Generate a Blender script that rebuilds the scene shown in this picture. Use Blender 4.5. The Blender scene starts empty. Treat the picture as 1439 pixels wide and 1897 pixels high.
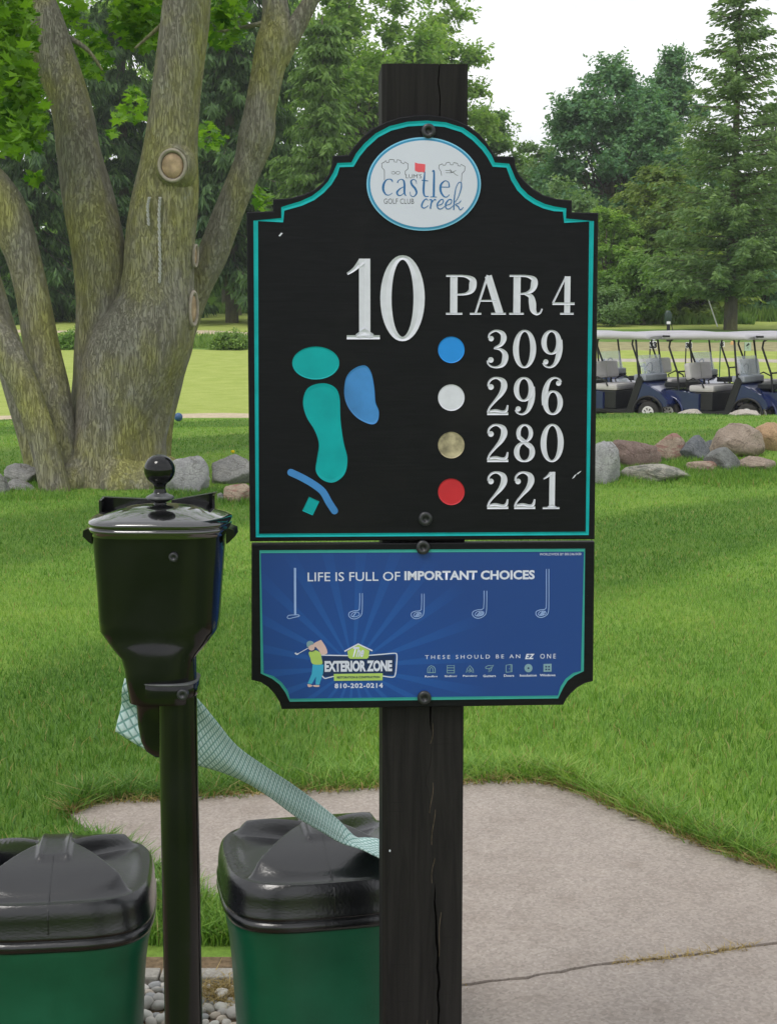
import bpy, bmesh, math, random
import numpy as np
from mathutils import Vector, Matrix, noise as mnoise
R = math.radians
random.seed(7); rng = np.random.default_rng(11)
sc = bpy.context.scene
COL = sc.collection

# ------------------------------------------------------------------ camera, sky, sun, exposure
F = 2800.0; PW, PH = 1439, 1897; CAMZ = 1.6; PITCH = R(7.39)
cd = bpy.data.cameras.new('camera'); cam = bpy.data.objects.new('camera', cd); COL.objects.link(cam)
cd.sensor_fit = 'VERTICAL'; cd.sensor_height = 24.0; cd.lens = F / PH * 24.0
cd.clip_start = 0.05; cd.clip_end = 3000
cam.location = (0, 0, CAMZ); cam.rotation_euler = (math.pi/2 - PITCH, 0, 0)
sc.camera = cam

SUN_EL, SUN_AZ = R(58), R(215)
world = bpy.data.worlds.new('World'); sc.world = world; world.use_nodes = True
wn = world.node_tree; wn.nodes.clear()
wo = wn.nodes.new('ShaderNodeOutputWorld'); wb = wn.nodes.new('ShaderNodeBackground')
sky = wn.nodes.new('ShaderNodeTexSky'); sky.sky_type = 'NISHITA'; sky.sun_disc = False
sky.sun_elevation = SUN_EL; sky.sun_rotation = SUN_AZ
wt = wn.nodes.new('ShaderNodeTexCoord'); wm = wn.nodes.new('ShaderNodeMapping'); wm.inputs['Scale'].default_value = (1.5, 1.5, 7)
wz = wn.nodes.new('ShaderNodeTexNoise'); wz.inputs['Scale'].default_value = 1.6; wz.inputs['Detail'].default_value = 6
wr = wn.nodes.new('ShaderNodeValToRGB')
wr.color_ramp.elements[0].position = .35; wr.color_ramp.elements[0].color = (6.3, 6.45, 6.75, 1)
wr.color_ramp.elements[1].position = .6; wr.color_ramp.elements[1].color = (9.2, 9.2, 9.3, 1)
wx = wn.nodes.new('ShaderNodeMixRGB'); wx.inputs[0].default_value = .93
wn.links.new(wt.outputs['Generated'], wm.inputs[0]); wn.links.new(wm.outputs[0], wz.inputs[0]); wn.links.new(wz.outputs[0], wr.inputs[0])
wn.links.new(sky.outputs[0], wx.inputs[1]); wn.links.new(wr.outputs[0], wx.inputs[2])
wn.links.new(wx.outputs[0], wb.inputs[0]); wb.inputs[1].default_value = .1
wn.links.new(wb.outputs[0], wo.inputs[0])
sd = bpy.data.lights.new('sun', 'SUN'); sd.energy = 1.1; sd.angle = R(18); sd.color = (1, .96, .9)
so = bpy.data.objects.new('sun', sd); COL.objects.link(so)
sdir = Vector((math.sin(SUN_AZ)*math.cos(SUN_EL), math.cos(SUN_AZ)*math.cos(SUN_EL), math.sin(SUN_EL)))
so.rotation_euler = sdir.to_track_quat('Z', 'Y').to_euler()
vs = sc.view_settings; vs.view_transform = 'Standard'; vs.look = 'None'; vs.gamma = 1; vs.use_curve_mapping = False
vs.exposure = 0.48
sc.cycles.max_bounces = 6; sc.cycles.diffuse_bounces = 3; sc.cycles.transparent_max_bounces = 12
sc.cycles.transmission_bounces = 6; sc.cycles.caustics_reflective = False; sc.cycles.caustics_refractive = False

# ------------------------------------------------------------------ picture <-> place
def ray(px, py):
    a = math.atan((py - PH/2)/F) + PITCH
    c = math.cos(PITCH); s = math.sin(PITCH)
    xc = (px - PW/2)/F; yc = (py - PH/2)/F
    return Vector((xc, c - yc*s, -s - yc*c))          # y forward
def P(px, py, Y):
    r = ray(px, py); return Vector((0, 0, CAMZ)) + r*(Y/r.y)

DL = [0, 13.6, 14.6, 17, 20, 23.5, 30, 35, 50, 54, 60, 85, 100, 700]
ZL = [0, 0, .04, .14, .1, 0.0, .05, .15, .5, .75, .97, 1.75, 2.0, 2.2]
DR = [0, 13.9, 14.6, 16.5, 20, 21.5, 26, 34, 46, 57, 75, 100, 700]
ZR = [0, 0, .12, .30, .31, .16, -.5, -.5, .38, 1.09, 1.62, 2.0, 2.2]
def sm(a, b, x):
    t = np.clip((x-a)/(b-a), 0, 1); return t*t*(3-2*t)
def H(x, y):
    x = np.asarray(x, float); y = np.asarray(y, float)
    t = sm(-.02, .10, x/np.maximum(y, 1.0))
    z = np.interp(y, DL, ZL)*(1-t) + np.interp(y, DR, ZR)*t
    w = sm(6, 25, y)
    return z + w*(.02*np.sin(x*.7+1)*np.sin(y*.45) + .012*np.sin(x*1.9+y*1.3)) + .006*np.sin(x*3.1)*np.sin(y*2.7+1)*sm(4.5, 7, y)
def G(px, py, dz=0.0):
    r = ray(px, py); t = 1.5; o = Vector((0, 0, CAMZ))
    while t < 400:
        p = o + r*t
        if p.z < float(H(p.x, p.y)): break
        t += .02 + t*.002
    p = o + r*t; p.z = float(H(p.x, p.y)) + dz
    return p

# ------------------------------------------------------------------ objects
def tag(o, label=None, cat=None, group=None, kind=None):
    if label: o['label'] = label
    if cat: o['category'] = cat
    if group: o['group'] = group
    if kind: o['kind'] = kind
    return o
def empty(name, loc, label=None, cat=None, group=None, rz=0):
    o = bpy.data.objects.new(name, None); COL.objects.link(o); o.location = loc; o.rotation_euler = (0, 0, rz)
    o.empty_display_size = .1
    return tag(o, label, cat, group)
def link(name, me, parent=None):
    o = bpy.data.objects.new(name, me); COL.objects.link(o)
    if parent is not None: o.parent = parent
    return o
def mesh_np(name, V, Fc, mat, smooth=False, k=4, uv=None):
    V = np.asarray(V, np.float32).reshape(-1, 3); Fc = np.asarray(Fc, np.int32).reshape(-1, k)
    me = bpy.data.meshes.new(name); me.vertices.add(len(V)); me.vertices.foreach_set('co', V.ravel())
    n = len(Fc); me.loops.add(n*k); me.loops.foreach_set('vertex_index', Fc.ravel())
    me.polygons.add(n); me.polygons.foreach_set('loop_start', np.arange(0, n*k, k, dtype=np.int32))
    me.polygons.foreach_set('loop_total', np.full(n, k, np.int32))
    if smooth: me.polygons.foreach_set('use_smooth', np.ones(n, bool))
    if uv is not None:
        l = me.uv_layers.new(name='UVMap'); l.data.foreach_set('uv', np.asarray(uv, np.float32)[Fc.ravel()].ravel())
    me.materials.append(mat); me.update(calc_edges=True); me.validate()
    return me
class MB:
    """collects verts and faces (local or world coordinates) for ONE mesh"""
    def __init__(s): s.v = []; s.f = []; s.sm = []
    def add(s, vs_, fs, smooth=False):
        b = len(s.v); s.v += [tuple(v) for v in vs_]
        for f in fs: s.f.append([b+i for i in f]); s.sm.append(smooth)
        return s
    def build(s, name, mat, parent=None, off=None):
        me = bpy.data.meshes.new(name)
        vv = s.v if off is None else [(a-off[0], b-off[1], c-off[2]) for a, b, c in s.v]
        me.from_pydata(vv, [], s.f); me.polygons.foreach_set('use_smooth', s.sm); me.materials.append(mat)
        bm = bmesh.new(); bm.from_mesh(me); bmesh.ops.recalc_face_normals(bm, faces=bm.faces); bm.to_mesh(me); bm.free()
        me.update()
        return link(name, me, parent)
def box(mb, c, s, rot=None, bev=0.0):
    x, y, z = [a/2 for a in s]
    if bev <= 0:
        vs_ = [Vector((sx*x, sy*y, sz*z)) for sx in (-1, 1) for sy in (-1, 1) for sz in (-1, 1)]
        fs = [(0, 1, 3, 2), (4, 6, 7, 5), (0, 4, 5, 1), (2, 3, 7, 6), (0, 2, 6, 4), (1, 5, 7, 3)]
        sm_ = False
    else:
        bm = bmesh.new(); bmesh.ops.create_cube(bm, size=1)
        for v in bm.verts: v.co = Vector((v.co.x*s[0], v.co.y*s[1], v.co.z*s[2]))
        bmesh.ops.bevel(bm, geom=bm.edges[:], offset=bev, segments=2, affect='EDGES', profile=.6)
        bm.verts.index_update(); vs_ = [v.co.copy() for v in bm.verts]; fs = [[v.index for v in f.verts] for f in bm.faces]; bm.free(); sm_ = False
    if rot is not None: vs_ = [rot @ v for v in vs_]
    c = Vector(c); mb.add([v + c for v in vs_], fs, sm_); return mb
def ring_loft(mb, rings, cap0=True, cap1=True, smooth=True):
    n = len(rings[0]); vs_ = [p for r in rings for p in r]; fs = []
    for i in range(len(rings)-1):
        for j in range(n):
            a = i*n+j; b = i*n+(j+1) % n; fs.append((a, b, b+n, a+n))
    mb.add(vs_, fs, smooth)
    if cap0: mb.add(rings[0], [tuple(range(n))[::-1]], False)
    if cap1: mb.add(rings[-1], [tuple(range(n))], False)
    return mb
def frame_of(d):
    d = d.normalized(); u = d.cross(Vector((0, 0, 1)) if abs(d.z) < .95 else Vector((1, 0, 0))).normalized()
    return u, d.cross(u).normalized()
def tube(mb, pts, rad, n=8, cap=True, smooth=True):
    pts = [Vector(p) for p in pts]; rings = []
    for i, p in enumerate(pts):
        d = pts[min(i+1, len(pts)-1)] - pts[max(i-1, 0)]
        u, w = frame_of(d)
        if i:  # keep the frame steady
            u = (pu - d.normalized()*pu.dot(d.normalized())).normalized(); w = d.normalized().cross(u)
        pu = u
        r = rad[i] if hasattr(rad, '__len__') else rad
        rings.append([p + (u*math.cos(2*math.pi*k/n) + w*math.sin(2*math.pi*k/n))*r for k in range(n)])
    return ring_loft(mb, rings, cap, cap, smooth)
def lathe(mb, c, prof, n=24, smooth=True):
    rings = [[Vector((c[0]+r*math.cos(2*math.pi*k/n), c[1]+r*math.sin(2*math.pi*k/n), c[2]+z)) for k in range(n)] for r, z in prof]
    return ring_loft(mb, rings, True, True, smooth)
def sup(cx, cy, z, hx, hy, e=4.0, n=48, rz=0.0):
    out = []
    for k in range(n):
        t = 2*math.pi*k/n; c, s = math.cos(t), math.sin(t)
        x = hx*math.copysign(abs(c)**(2/e), c); y = hy*math.copysign(abs(s)**(2/e), s)
        out.append(Vector((cx + x*math.cos(rz) - y*math.sin(rz), cy + x*math.sin(rz) + y*math.cos(rz), z)))
    return out
def catmull(pts, sub=6, closed=False):
    pts = [tuple(p) for p in pts]; n = len(pts); out = []
    m = n if closed else n-1
    for i in range(m):
        g = lambda j: pts[j % n] if closed else pts[max(0, min(n-1, j))]
        p0, p1, p2, p3 = g(i-1), g(i), g(i+1), g(i+2)
        for s in range(sub):
            t = s/sub
            out.append(tuple(.5*((2*b) + (-a+c)*t + (2*a-5*b+4*c-d)*t*t + (-a+3*b-3*c+d)*t**3) for a, b, c, d in zip(p0, p1, p2, p3)))
    if not closed: out.append(pts[-1])
    return out

# ------------------------------------------------------------------ materials
class Mat:
    def __init__(s, name):
        s.m = bpy.data.materials.new(name); s.m.use_nodes = True; s.t = s.m.node_tree; s.N = s.t.nodes
        s.b = s.N['Principled BSDF']; s.out = s.N['Material Output']
        s._tc = None
    def n(s, typ, **kw):
        x = s.N.new(typ)
        for k, v in kw.items(): setattr(x, k, v)
        return x
    def l(s, a, b): s.t.links.new(a, b)
    def co(s, scale=(1, 1, 1), which='Object', rot=(0, 0, 0)):
        tc = s.n('ShaderNodeTexCoord'); m = s.n('ShaderNodeMapping'); m.inputs['Scale'].default_value = scale; m.inputs['Rotation'].default_value = rot
        s.l(tc.outputs[which], m.inputs[0]); return m.outputs[0]
    def noise(s, co, scale, detail=4, rough=.55, dist=0):
        x = s.n('ShaderNodeTexNoise'); x.inputs['Scale'].default_value = scale; x.inputs['Detail'].default_value = detail
        x.inputs['Roughness'].default_value = rough; x.inputs['Distortion'].default_value = dist; s.l(co, x.inputs[0]); return x.outputs[0]
    def vor(s, co, scale, feature='F1', out=0, rnd=1):
        x = s.n('ShaderNodeTexVoronoi'); x.feature = feature; x.inputs['Scale'].default_value = scale; x.inputs['Randomness'].default_value = rnd
        s.l(co, x.inputs[0]); return x.outputs[out]
    def ramp(s, f, stops):
        r = s.n('ShaderNodeValToRGB'); e = r.color_ramp.elements
        while len(e) < len(stops): e.new(.5)
        for q, (p, c) in zip(e, stops): q.position = p; q.color = (*c, 1) if len(c) == 3 else c
        s.l(f, r.inputs[0]); return r.outputs[0]
    def mix(s, f, a, b, mode='MIX'):
        x = s.n('ShaderNodeMixRGB'); x.blend_type = mode
        for i, v in enumerate((f, a, b)):
            if isinstance(v, (int, float)): x.inputs[i].default_value = v
            elif isinstance(v, tuple): x.inputs[i].default_value = (*v, 1) if len(v) == 3 else v
            else: s.l(v, x.inputs[i])
        return x.outputs[0]
    def math(s, op, a, b=0.0, c=None):
        x = s.n('ShaderNodeMath'); x.operation = op
        for i, v in enumerate((a, b) if c is None else (a, b, c)):
            if isinstance(v, (int, float)): x.inputs[i].default_value = v
            else: s.l(v, x.inputs[i])
        return x.outputs[0]
    def bump(s, h, strength=.5, dist=.01):
        x = s.n('ShaderNodeBump'); x.inputs['Strength'].default_value = strength; x.inputs['Distance'].default_value = dist
        s.l(h, x.inputs['Height']); s.l(x.outputs[0], s.b.inputs['Normal'])
        return x.outputs[0]
    def col(s, c):
        if isinstance(c, tuple): s.b.inputs['Base Color'].default_value = (*c, 1)
        else: s.l(c, s.b.inputs['Base Color'])
        return s
    def set(s, rough=.5, metal=0.0, spec=.5, coat=0.0):
        s.b.inputs['Roughness'].default_value = rough; s.b.inputs['Metallic'].default_value = metal
        s.b.inputs['Specular IOR Level'].default_value = spec; s.b.inputs['Coat Weight'].default_value = coat
        return s
def plain(name, c, rough=.5, spec=.5, var=.12, scale=30, bump=0.0, metal=0.0, coat=0.0, dist=.002):
    m = Mat(name); co = m.co(); f = m.noise(co, scale, 5)
    m.col(m.ramp(f, [(.3, tuple(x*(1-var) for x in c)), (.7, tuple(min(1, x*(1+var)) for x in c))])).set(rough, metal, spec, coat)
    rr = m.ramp(m.noise(co, scale*.3, 3), [(.3, (rough*.85,)*3), (.7, (min(1, rough*1.15),)*3)]); m.l(rr, m.b.inputs['Roughness'])
    if bump: m.bump(m.noise(co, scale*6, 3), bump, dist)
    return m.m
def foliage(name, dark, light, trans=.35, clump=1.2, rough=.6):
    m = Mat(name); g = m.n('ShaderNodeNewGeometry'); co = m.co()
    a = m.noise(co, clump, 3)
    f = m.math('ADD', m.math('MULTIPLY', a, .75), m.math('MULTIPLY', g.outputs['Random Per Island'], .45))
    c = m.ramp(f, [(.32, dark), (.82, light)])
    m.col(c).set(rough, 0, .3)
    tr = m.n('ShaderNodeBsdfTranslucent'); ms = m.n('ShaderNodeMixShader'); ms.inputs[0].default_value = trans
    m.l(m.mix(1.0, c, (1.25, 1.35, .6), 'MULTIPLY'), tr.inputs[0])
    m.l(m.b.outputs[0], ms.inputs[1]); m.l(tr.outputs[0], ms.inputs[2]); m.l(ms.outputs[0], m.out.inputs[0])
    return m.m

# ground sheet: mown lawn near, paler fairway, rough and a pale worn zone further out
def ground_mat():
    m = Mat('lawn'); co = m.co()
    sep = m.n('ShaderNodeSeparateXYZ'); m.l(co, sep.inputs[0]); X, Y = sep.outputs[0], sep.outputs[1]
    w1 = m.noise(co, .35, 4); w2 = m.noise(co, 2.2, 5); w3 = m.noise(co, 28, 6, .7); w4 = m.noise(m.co((60, 25, 60)), 1.5, 5, .75)
    near = m.mix(m.ramp(w1, [(.35, (0, 0, 0)), (.65, (1, 1, 1))]), (.115, .225, .036), (.17, .285, .052))
    near = m.mix(m.math('MULTIPLY', m.ramp(w2, [(.4, (0, 0, 0)), (.7, (1, 1, 1))]), .5), near, (.22, .30, .055))
    far = m.mix(m.ramp(w2, [(.35, (0, 0, 0)), (.7, (1, 1, 1))]), (.30, .375, .08), (.39, .45, .12))
    yy = m.math('ADD', Y, m.math('MULTIPLY', m.math('SUBTRACT', w1, .5), 1.2))
    fy = m.n('ShaderNodeMapRange'); fy.inputs['From Min'].default_value = 23.6; fy.inputs['From Max'].default_value = 24.2; m.l(yy, fy.inputs[0])
    c = m.mix(fy.outputs[0], near, far)
    # rough bands between the fairways
    for a, b, colr in ((50.5, 57, (.13, .23, .05)), (120, 900, (.08, .15, .03))):
        p = m.n('ShaderNodeMapRange'); p.inputs['From Min'].default_value = a-.6; p.inputs['From Max'].default_value = a; m.l(yy, p.inputs[0])
        q = m.n('ShaderNodeMapRange'); q.inputs['From Min'].default_value = b+.6; q.inputs['From Max'].default_value = b; m.l(yy, q.inputs[0])
        c = m.mix(m.math('MULTIPLY', p.outputs[0], q.outputs[0]), c, colr)
    g = m.ramp(m.mix(.5, w3, w4), [(.25, (.55, .55, .55)), (.75, (1.4, 1.4, 1.4))])
    c = m.mix(1.0, c, g, 'MULTIPLY')
    # curved mowing passes on the near lawn: grass laid over in alternate directions
    wv = m.n('ShaderNodeTexWave'); wv.wave_type = 'RINGS'; wv.rings_direction = 'Z'; wv.inputs['Scale'].default_value = .085; wv.inputs['Distortion'].default_value = 1.6; wv.inputs['Detail'].default_value = 2
    mp = m.n('ShaderNodeMapping'); mp.inputs['Location'].default_value = (-9.5, -3, 0); m.l(m.co(), mp.inputs[0]); m.l(mp.outputs[0], wv.inputs[0])
    c = m.mix(m.math('SUBTRACT', 1.0, fy.outputs[0]), c, m.mix(1.0, c, m.ramp(wv.outputs[1], [(.35, (.74, .80, .74)), (.65, (1.16, 1.14, 1.1))]), 'MULTIPLY'))
    m.col(c).set(.9, 0, .15); m.bump(w3, .6, .03)
    return m.m
M = {}
M['lawn'] = ground_mat()

def build_ground():
    xs = np.concatenate([np.linspace(-400, -40, 14), np.linspace(-36, -9, 22), np.linspace(-8.6, 12, 150), np.linspace(13, 40, 24), np.linspace(50, 400, 14)])
    ys = np.concatenate([[-30, -10], np.linspace(0, 30, 160), np.linspace(30.4, 110, 220), np.linspace(120, 700, 14)])
    X, Y = np.meshgrid(xs, ys); Z = H(X, Y)
    V = np.stack([X, Y, Z], -1).reshape(-1, 3); nx = len(xs)
    i = (np.arange(len(ys)-1)[:, None]*nx + np.arange(nx-1)).ravel()
    Fc = np.stack([i, i+1, i+1+nx, i+nx], 1)
    tag(link('ground', mesh_np('ground', V, Fc, M['lawn'], True)), kind='structure')
build_ground()

def concrete(name, a, b, speck):
    m = Mat(name); co = m.co()
    c = m.mix(m.ramp(m.noise(co, 1.6, 5, .6), [(.3, (0, 0, 0)), (.7, (1, 1, 1))]), a, b)
    s1 = m.vor(co, 130, 'F1', 1); s2 = m.noise(co, 190, 4, .85)
    c = m.mix(m.ramp(s2, [(.55, (0, 0, 0)), (.75, (1, 1, 1))]), c, speck)
    c = m.mix(.55, c, m.mix(1.0, c, m.ramp(s1, [(.0, (.60, .58, .56)), (1, (1.38, 1.37, 1.35))]), 'MULTIPLY'))
    dk = m.ramp(m.noise(co, 6, 6, .7), [(.28, (.84, .82, .80)), (.5, (1.0, 1.0, 1.0)), (.7, (1.05, 1.04, 1.03))])
    c = m.mix(1.0, c, dk, 'MULTIPLY')
    stn = m.noise(co, 1.1, 6, .7, 1.0); c = m.mix(m.ramp(stn, [(.56, (0, 0, 0)), (.72, (.35, .35, .35))]), c, (.20, .155, .12))
    m.col(c).set(.85, 0, .25); m.bump(m.noise(co, 160, 5, .8), .7, .005)
    return m.m
M['path'] = concrete('path_concrete', (.33, .288, .255), (.375, .332, .298), (.43, .395, .365))
M['kerb'] = concrete('kerb_concrete', (.33, .31, .28), (.4, .38, .34), (.5, .48, .45))
M['dirt'] = plain('dirt', (.16, .115, .07), .95, .1, .4, 60, .6)
M['sand'] = plain('sand', (.5, .42, .3), .95, .1, .15, 8, .3)
M['farpath'] = plain('pale_path', (.42, .38, .32), .95, .1, .12, 6)
M['stone'] = plain('river_stone', (.42, .40, .36), .7, .3, .3, 25, .2)

def prism_ground(name, poly, z0, z1, mat, kind='structure', parent=None):
    n = len(poly); mb = MB()
    v = [(x, y, z1) for x, y in poly] + [(x, y, z0) for x, y in poly]
    mb.add(v, [tuple(range(n))] + [(i, i+n, (i+1) % n+n, (i+1) % n) for i in range(n)])
    return tag(mb.build(name, mat, parent), kind=kind)
def g2(px, py):
    p = ray(px, py); t = -CAMZ/p.z; return (p.x*t, p.y*t)
def jitter_line(a, b, n, amp, seed):
    rr = random.Random(seed); out = []
    for i in range(n+1):
        t = i/n; j = amp*rr.uniform(-1, 1)
        out.append((a[0]+(b[0]-a[0])*t, a[1]+(b[1]-a[1])*t + j))
    return out
crackpx = [(560, 1880), (700, 1858), (790, 1846), (870, 1832), (960, 1822), (1040, 1808), (1130, 1794), (1240, 1783), (1340, 1769), (1439, 1755), (1600, 1733)]
crack = catmull([g2(*p) for p in crackpx], 5)
crk = random.Random(3); crack = [(x, y+crk.uniform(-.004, .004)) for x, y in crack]
back = [g2(*p) for p in catmull([(128, 1512), (190, 1492), (330, 1486), (520, 1474), (705, 1466), (880, 1454), (1010, 1455), (1060, 1468), (1140, 1502), (1250, 1550), (1340, 1585), (1439, 1617), (1600, 1668)], 5)]
left = [g2(*p) for p in [(520, 1850), (425, 1712), (290, 1638), (190, 1570)]]
wid = .005
slab_far = left + back + [(x, y+wid) for x, y in crack[::-1]]
slab_near = [(x, y-wid*(1+.5*math.sin(i*1.3))) for i, (x, y) in enumerate(crack)] + [(crack[-1][0]+.4, 1.5), (-.2, 1.5), (crack[0][0], 2.9)]
pv = empty('path', (0, 0, 0)); pv['kind'] = 'structure'
prism_ground('slab', slab_far, -.05, .014, M['path'], None, pv)
prism_ground('slab', slab_near, -.05, .012, M['path'], None, pv)
prism_ground('dirt_bed', [(-2.0, 2.2), (3.2, 2.2), (3.2, 3.9), (-.3, 3.9), (-.3, 3.62), (-2.0, 3.62)], -.05, .004, M['dirt'])
bedpoly = [(-2.0, 2.2), (.12, 2.2), (.12, 3.5), (-2.0, 3.72)]
def tube_flat(name, pts, w, mat, dz=.02, kind='structure'):
    mb = MB(); pts = [Vector(p) for p in pts]; L = []
    for i, p in enumerate(pts):
        d = (pts[min(i+1, len(pts)-1)]-pts[max(i-1, 0)]); d.z = 0; d.normalize(); s = Vector((-d.y, d.x, 0))
        row = []
        for k in range(5):
            q = p + s*(w*(k/4-.5)); q.z = float(H(q.x, q.y))+(dz if 0 < k < 4 else -.12); q.z += 0 if 0 < k < 4 else 0; row.append(q)
        L.append(row)
    vs_ = [q for r in L for q in r]; fs = [(i*5+k, i*5+k+1, i*5+k+6, i*5+k+5) for i in range(len(L)-1) for k in range(4)]
    mb.add(vs_, fs, True); return tag(mb.build(name, mat), kind=kind)
def rowline(pxs, py_of): return [G(px, py_of(px)) for px in pxs]
def bypoints(pts, sub=8): return [Vector((x, y, 0)) for x, y in catmull(pts, sub)]
def dline(p): return [(v.x, v.y) for v in [G(*q) for q in p]]
tube_flat('sandy_path', bypoints([(-6.5, 23.7), (-4.2, 23.9), (-2.7, 24.0), (-1.2, 23.9), (0.2, 24.3)]), 1.1, M['sand'])
tube_flat('sandy_path', bypoints([(-30, 62), (-16, 60.5), (-10, 60.2), (-5.5, 58.5), (-1, 57)]), 2.2, M['sand'], .05)
tube_flat('cart_path', bypoints([(13, 80), (15.8, 75.5), (20, 74.0), (27, 74), (40, 76)]), 2.6, M['farpath'], .05)
tube_flat('cart_path', bypoints([(2, 45), (9, 44.6), (14, 44.4), (24, 44.2), (34, 44)]), .9, M['farpath'], .05)
tube_flat('worn_ground', bypoints([(2, 50), (9, 49.6), (14, 49.4), (24, 49), (34, 49)]), 5.5, plain('worn_turf', (.30, .28, .15), .95, .1, .2, 3), .04)
tube_flat('parking_pad', bypoints([(4, 30.5), (10, 30), (14, 30), (22, 30)]), 6.5, M['farpath'], .03)
# ------------------------------------------------------------------ the tee sign
def board_paint():
    m = Mat('black_board'); co = m.co((3, 40, 40)); n = m.noise(co, 3, 6, .6, 1.5)
    b = m.noise(m.co(), 6, 5)
    c = m.mix(m.ramp(n, [(.4, (0, 0, 0)), (.7, (1, 1, 1))]), (.005, .0052, .007), (.0085, .0085, .011))
    c = m.mix(m.ramp(b, [(.55, (0, 0, 0)), (.8, (.6, .6, .6))]), c, (.015, .014, .0145))
    sp = m.noise(m.co(), 190, 2, .9); c = m.mix(m.ramp(sp, [(.76, (0, 0, 0)), (.80, (.5, .5, .5))]), c, (.12, .12, .12))
    m.col(c).set(.42, 0, .16); m.bump(n, .12, .002); return m.m
M['board'] = board_paint()
M['edge'] = plain('board_edge', (.03, .026, .024), .6, .3, .3, 40)
M['teal'] = plain('teal_paint', (.003, .35, .37), .5, .2, .12, 30)
M['teal2'] = plain('green_teal_line', (.03, .30, .27), .42, .4, .08, 30)
M['white'] = plain('white_paint', (.64, .645, .73), .4, .4, .06, 60)
M['aqua'] = plain('aqua_paint', (.003, .34, .36), .5, .2, .10, 20)
M['pond'] = plain('pond_paint', (.045, .21, .52), .4, .4, .22, 14)
M['blue_dot'] = plain('blue_paint', (.01, .24, .70), .4, .4, .06, 20)
M['tan_dot'] = plain('tan_worn_paint', (.36, .31, .20), .5, .3, .45, 70)
M['red_dot'] = plain('red_paint', (.52, .018, .03), .4, .4, .08, 20)
M['plaque'] = plain('plaque_white', (.60, .62, .73), .35, .4, .03, 8)
M['ring'] = plain('plaque_ring', (.03, .25, .46), .4, .4, .05)
M['ringl'] = plain('plaque_ring_light', (.22, .55, .78), .4, .4, .05)
M['ink'] = plain('black_ink', (.03, .028, .035), .5, .3, .1)
M['blueink'] = plain('blue_ink', (.025, .14, .36), .5, .3, .15, 30)
M['redink'] = plain('red_ink', (.72, .10, .13), .5, .3, .06)
M['print_w'] = plain('print_white', (.64, .66, .80), .45, .3, .06)
M['print_b'] = plain('print_pale_blue', (.30, .42, .75), .45, .3, .1)
M['print_l'] = plain('print_lime', (.42, .58, .14), .45, .3, .06)
M['print_g'] = plain('print_grey_green', (.20, .33, .40), .45, .3, .06)
M['print_n'] = plain('print_navy', (.012, .03, .10), .45, .3, .06)
M['print_c'] = plain('print_cyan', (.05, .38, .62), .45, .3, .06)
M['print_s'] = plain('print_skin', (.66, .46, .44), .45, .3, .06)
M['bolt'] = plain('bolt_black', (.022, .023, .027), .38, .5, .2, 200)
def post_paint():
    m = Mat('dark_stained_post'); co = m.co((45, 45, 2.2)); n = m.noise(co, 1.6, 7, .65, .6)
    c = m.mix(m.ramp(n, [(.35, (0, 0, 0)), (.7, (1, 1, 1))]), (.010, .0092, .0095), (.022, .020, .0195))
    c2 = m.noise(m.co((3, 3, 60)), 3, 3, .7)
    c = m.mix(m.ramp(c2, [(.62, (0, 0, 0)), (.72, (.5, .5, .5))]), c, (.007, .007, .008))
    m.col(c).set(.62, 0, .14); m.bump(n, .5, .003); return m.m
M['post'] = post_paint()
M['rawwood'] = plain('split_wood', (.10, .08, .055), .9, .1, .5, 80)

YAW = R(2.6); SY = 2.60                      # front face of the post at x=.06
EX = Vector((math.cos(YAW), math.sin(YAW), 0)); EN = Vector((math.sin(YAW), -math.cos(YAW), 0))
SO = Vector((.0605, SY, 0))                  # post centre line on its front face, at the ground
BT = .019                                    # board thickness
sign_root = empty('tee_sign', SO, 'tall dark wooden post carrying a black arched hole 10 board above a blue sponsor board', 'golf hole sign')
def uv_on(px, py, h):
    r = ray(px, py); o = Vector((0, 0, CAMZ)); p0 = SO + EN*h
    t = (p0-o).dot(EN)/r.dot(EN); q = o + r*t - SO
    return (q.dot(EX), q.z)
def L3(u, v, h): return EX*u + EN*h + Vector((0, 0, v))     # local to the sign root
def bl(pts, h=BT): return [uv_on(a, b, h) for a, b in pts]
def area2(p): return sum(p[i][0]*p[(i+1) % len(p)][1]-p[(i+1) % len(p)][0]*p[i][1] for i in range(len(p)))
def prism(name, poly, h0, h1, mat, parent, bev=0.0, mb=None):
    if area2(poly) < 0: poly = poly[::-1]
    n = len(poly); own = mb is None; mb = mb or MB()
    if bev:
        ins = []
        for i in range(n):
            a = Vector(poly[i-1]); b = Vector(poly[i]); c = Vector(poly[(i+1) % n])
            d1 = (b-a).normalized(); d2 = (c-b).normalized(); nn = Vector((-(d1.y+d2.y), d1.x+d2.x))
            nn = nn.normalized()*min(1.6, 1/max(.4, nn.length/2)) if nn.length > 1e-6 else Vector((0, 0))
            ins.append((b.x+nn.x*bev, b.y+nn.y*bev))
        v = [L3(x, y, h0) for x, y in poly] + [L3(x, y, h1-bev) for x, y in poly] + [L3(x, y, h1) for x, y in ins]
        f = [tuple(range(n))[::-1]] + [(i, (i+1) % n, (i+1) % n+n, i+n) for i in range(n)] + [(i+n, (i+1) % n+n, (i+1) % n+2*n, i+2*n) for i in range(n)] + [tuple(range(2*n, 3*n))]
    else:
        v = [L3(x, y, h0) for x, y in poly] + [L3(x, y, h1) for x, y in poly]
        f = [tuple(range(n))[::-1]] + [(i, (i+1) % n, (i+1) % n+n, i+n) for i in range(n)] + [tuple(range(n, 2*n))]
    mb.add(v, f)
    return mb.build(name, mat, parent) if own else mb
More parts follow.
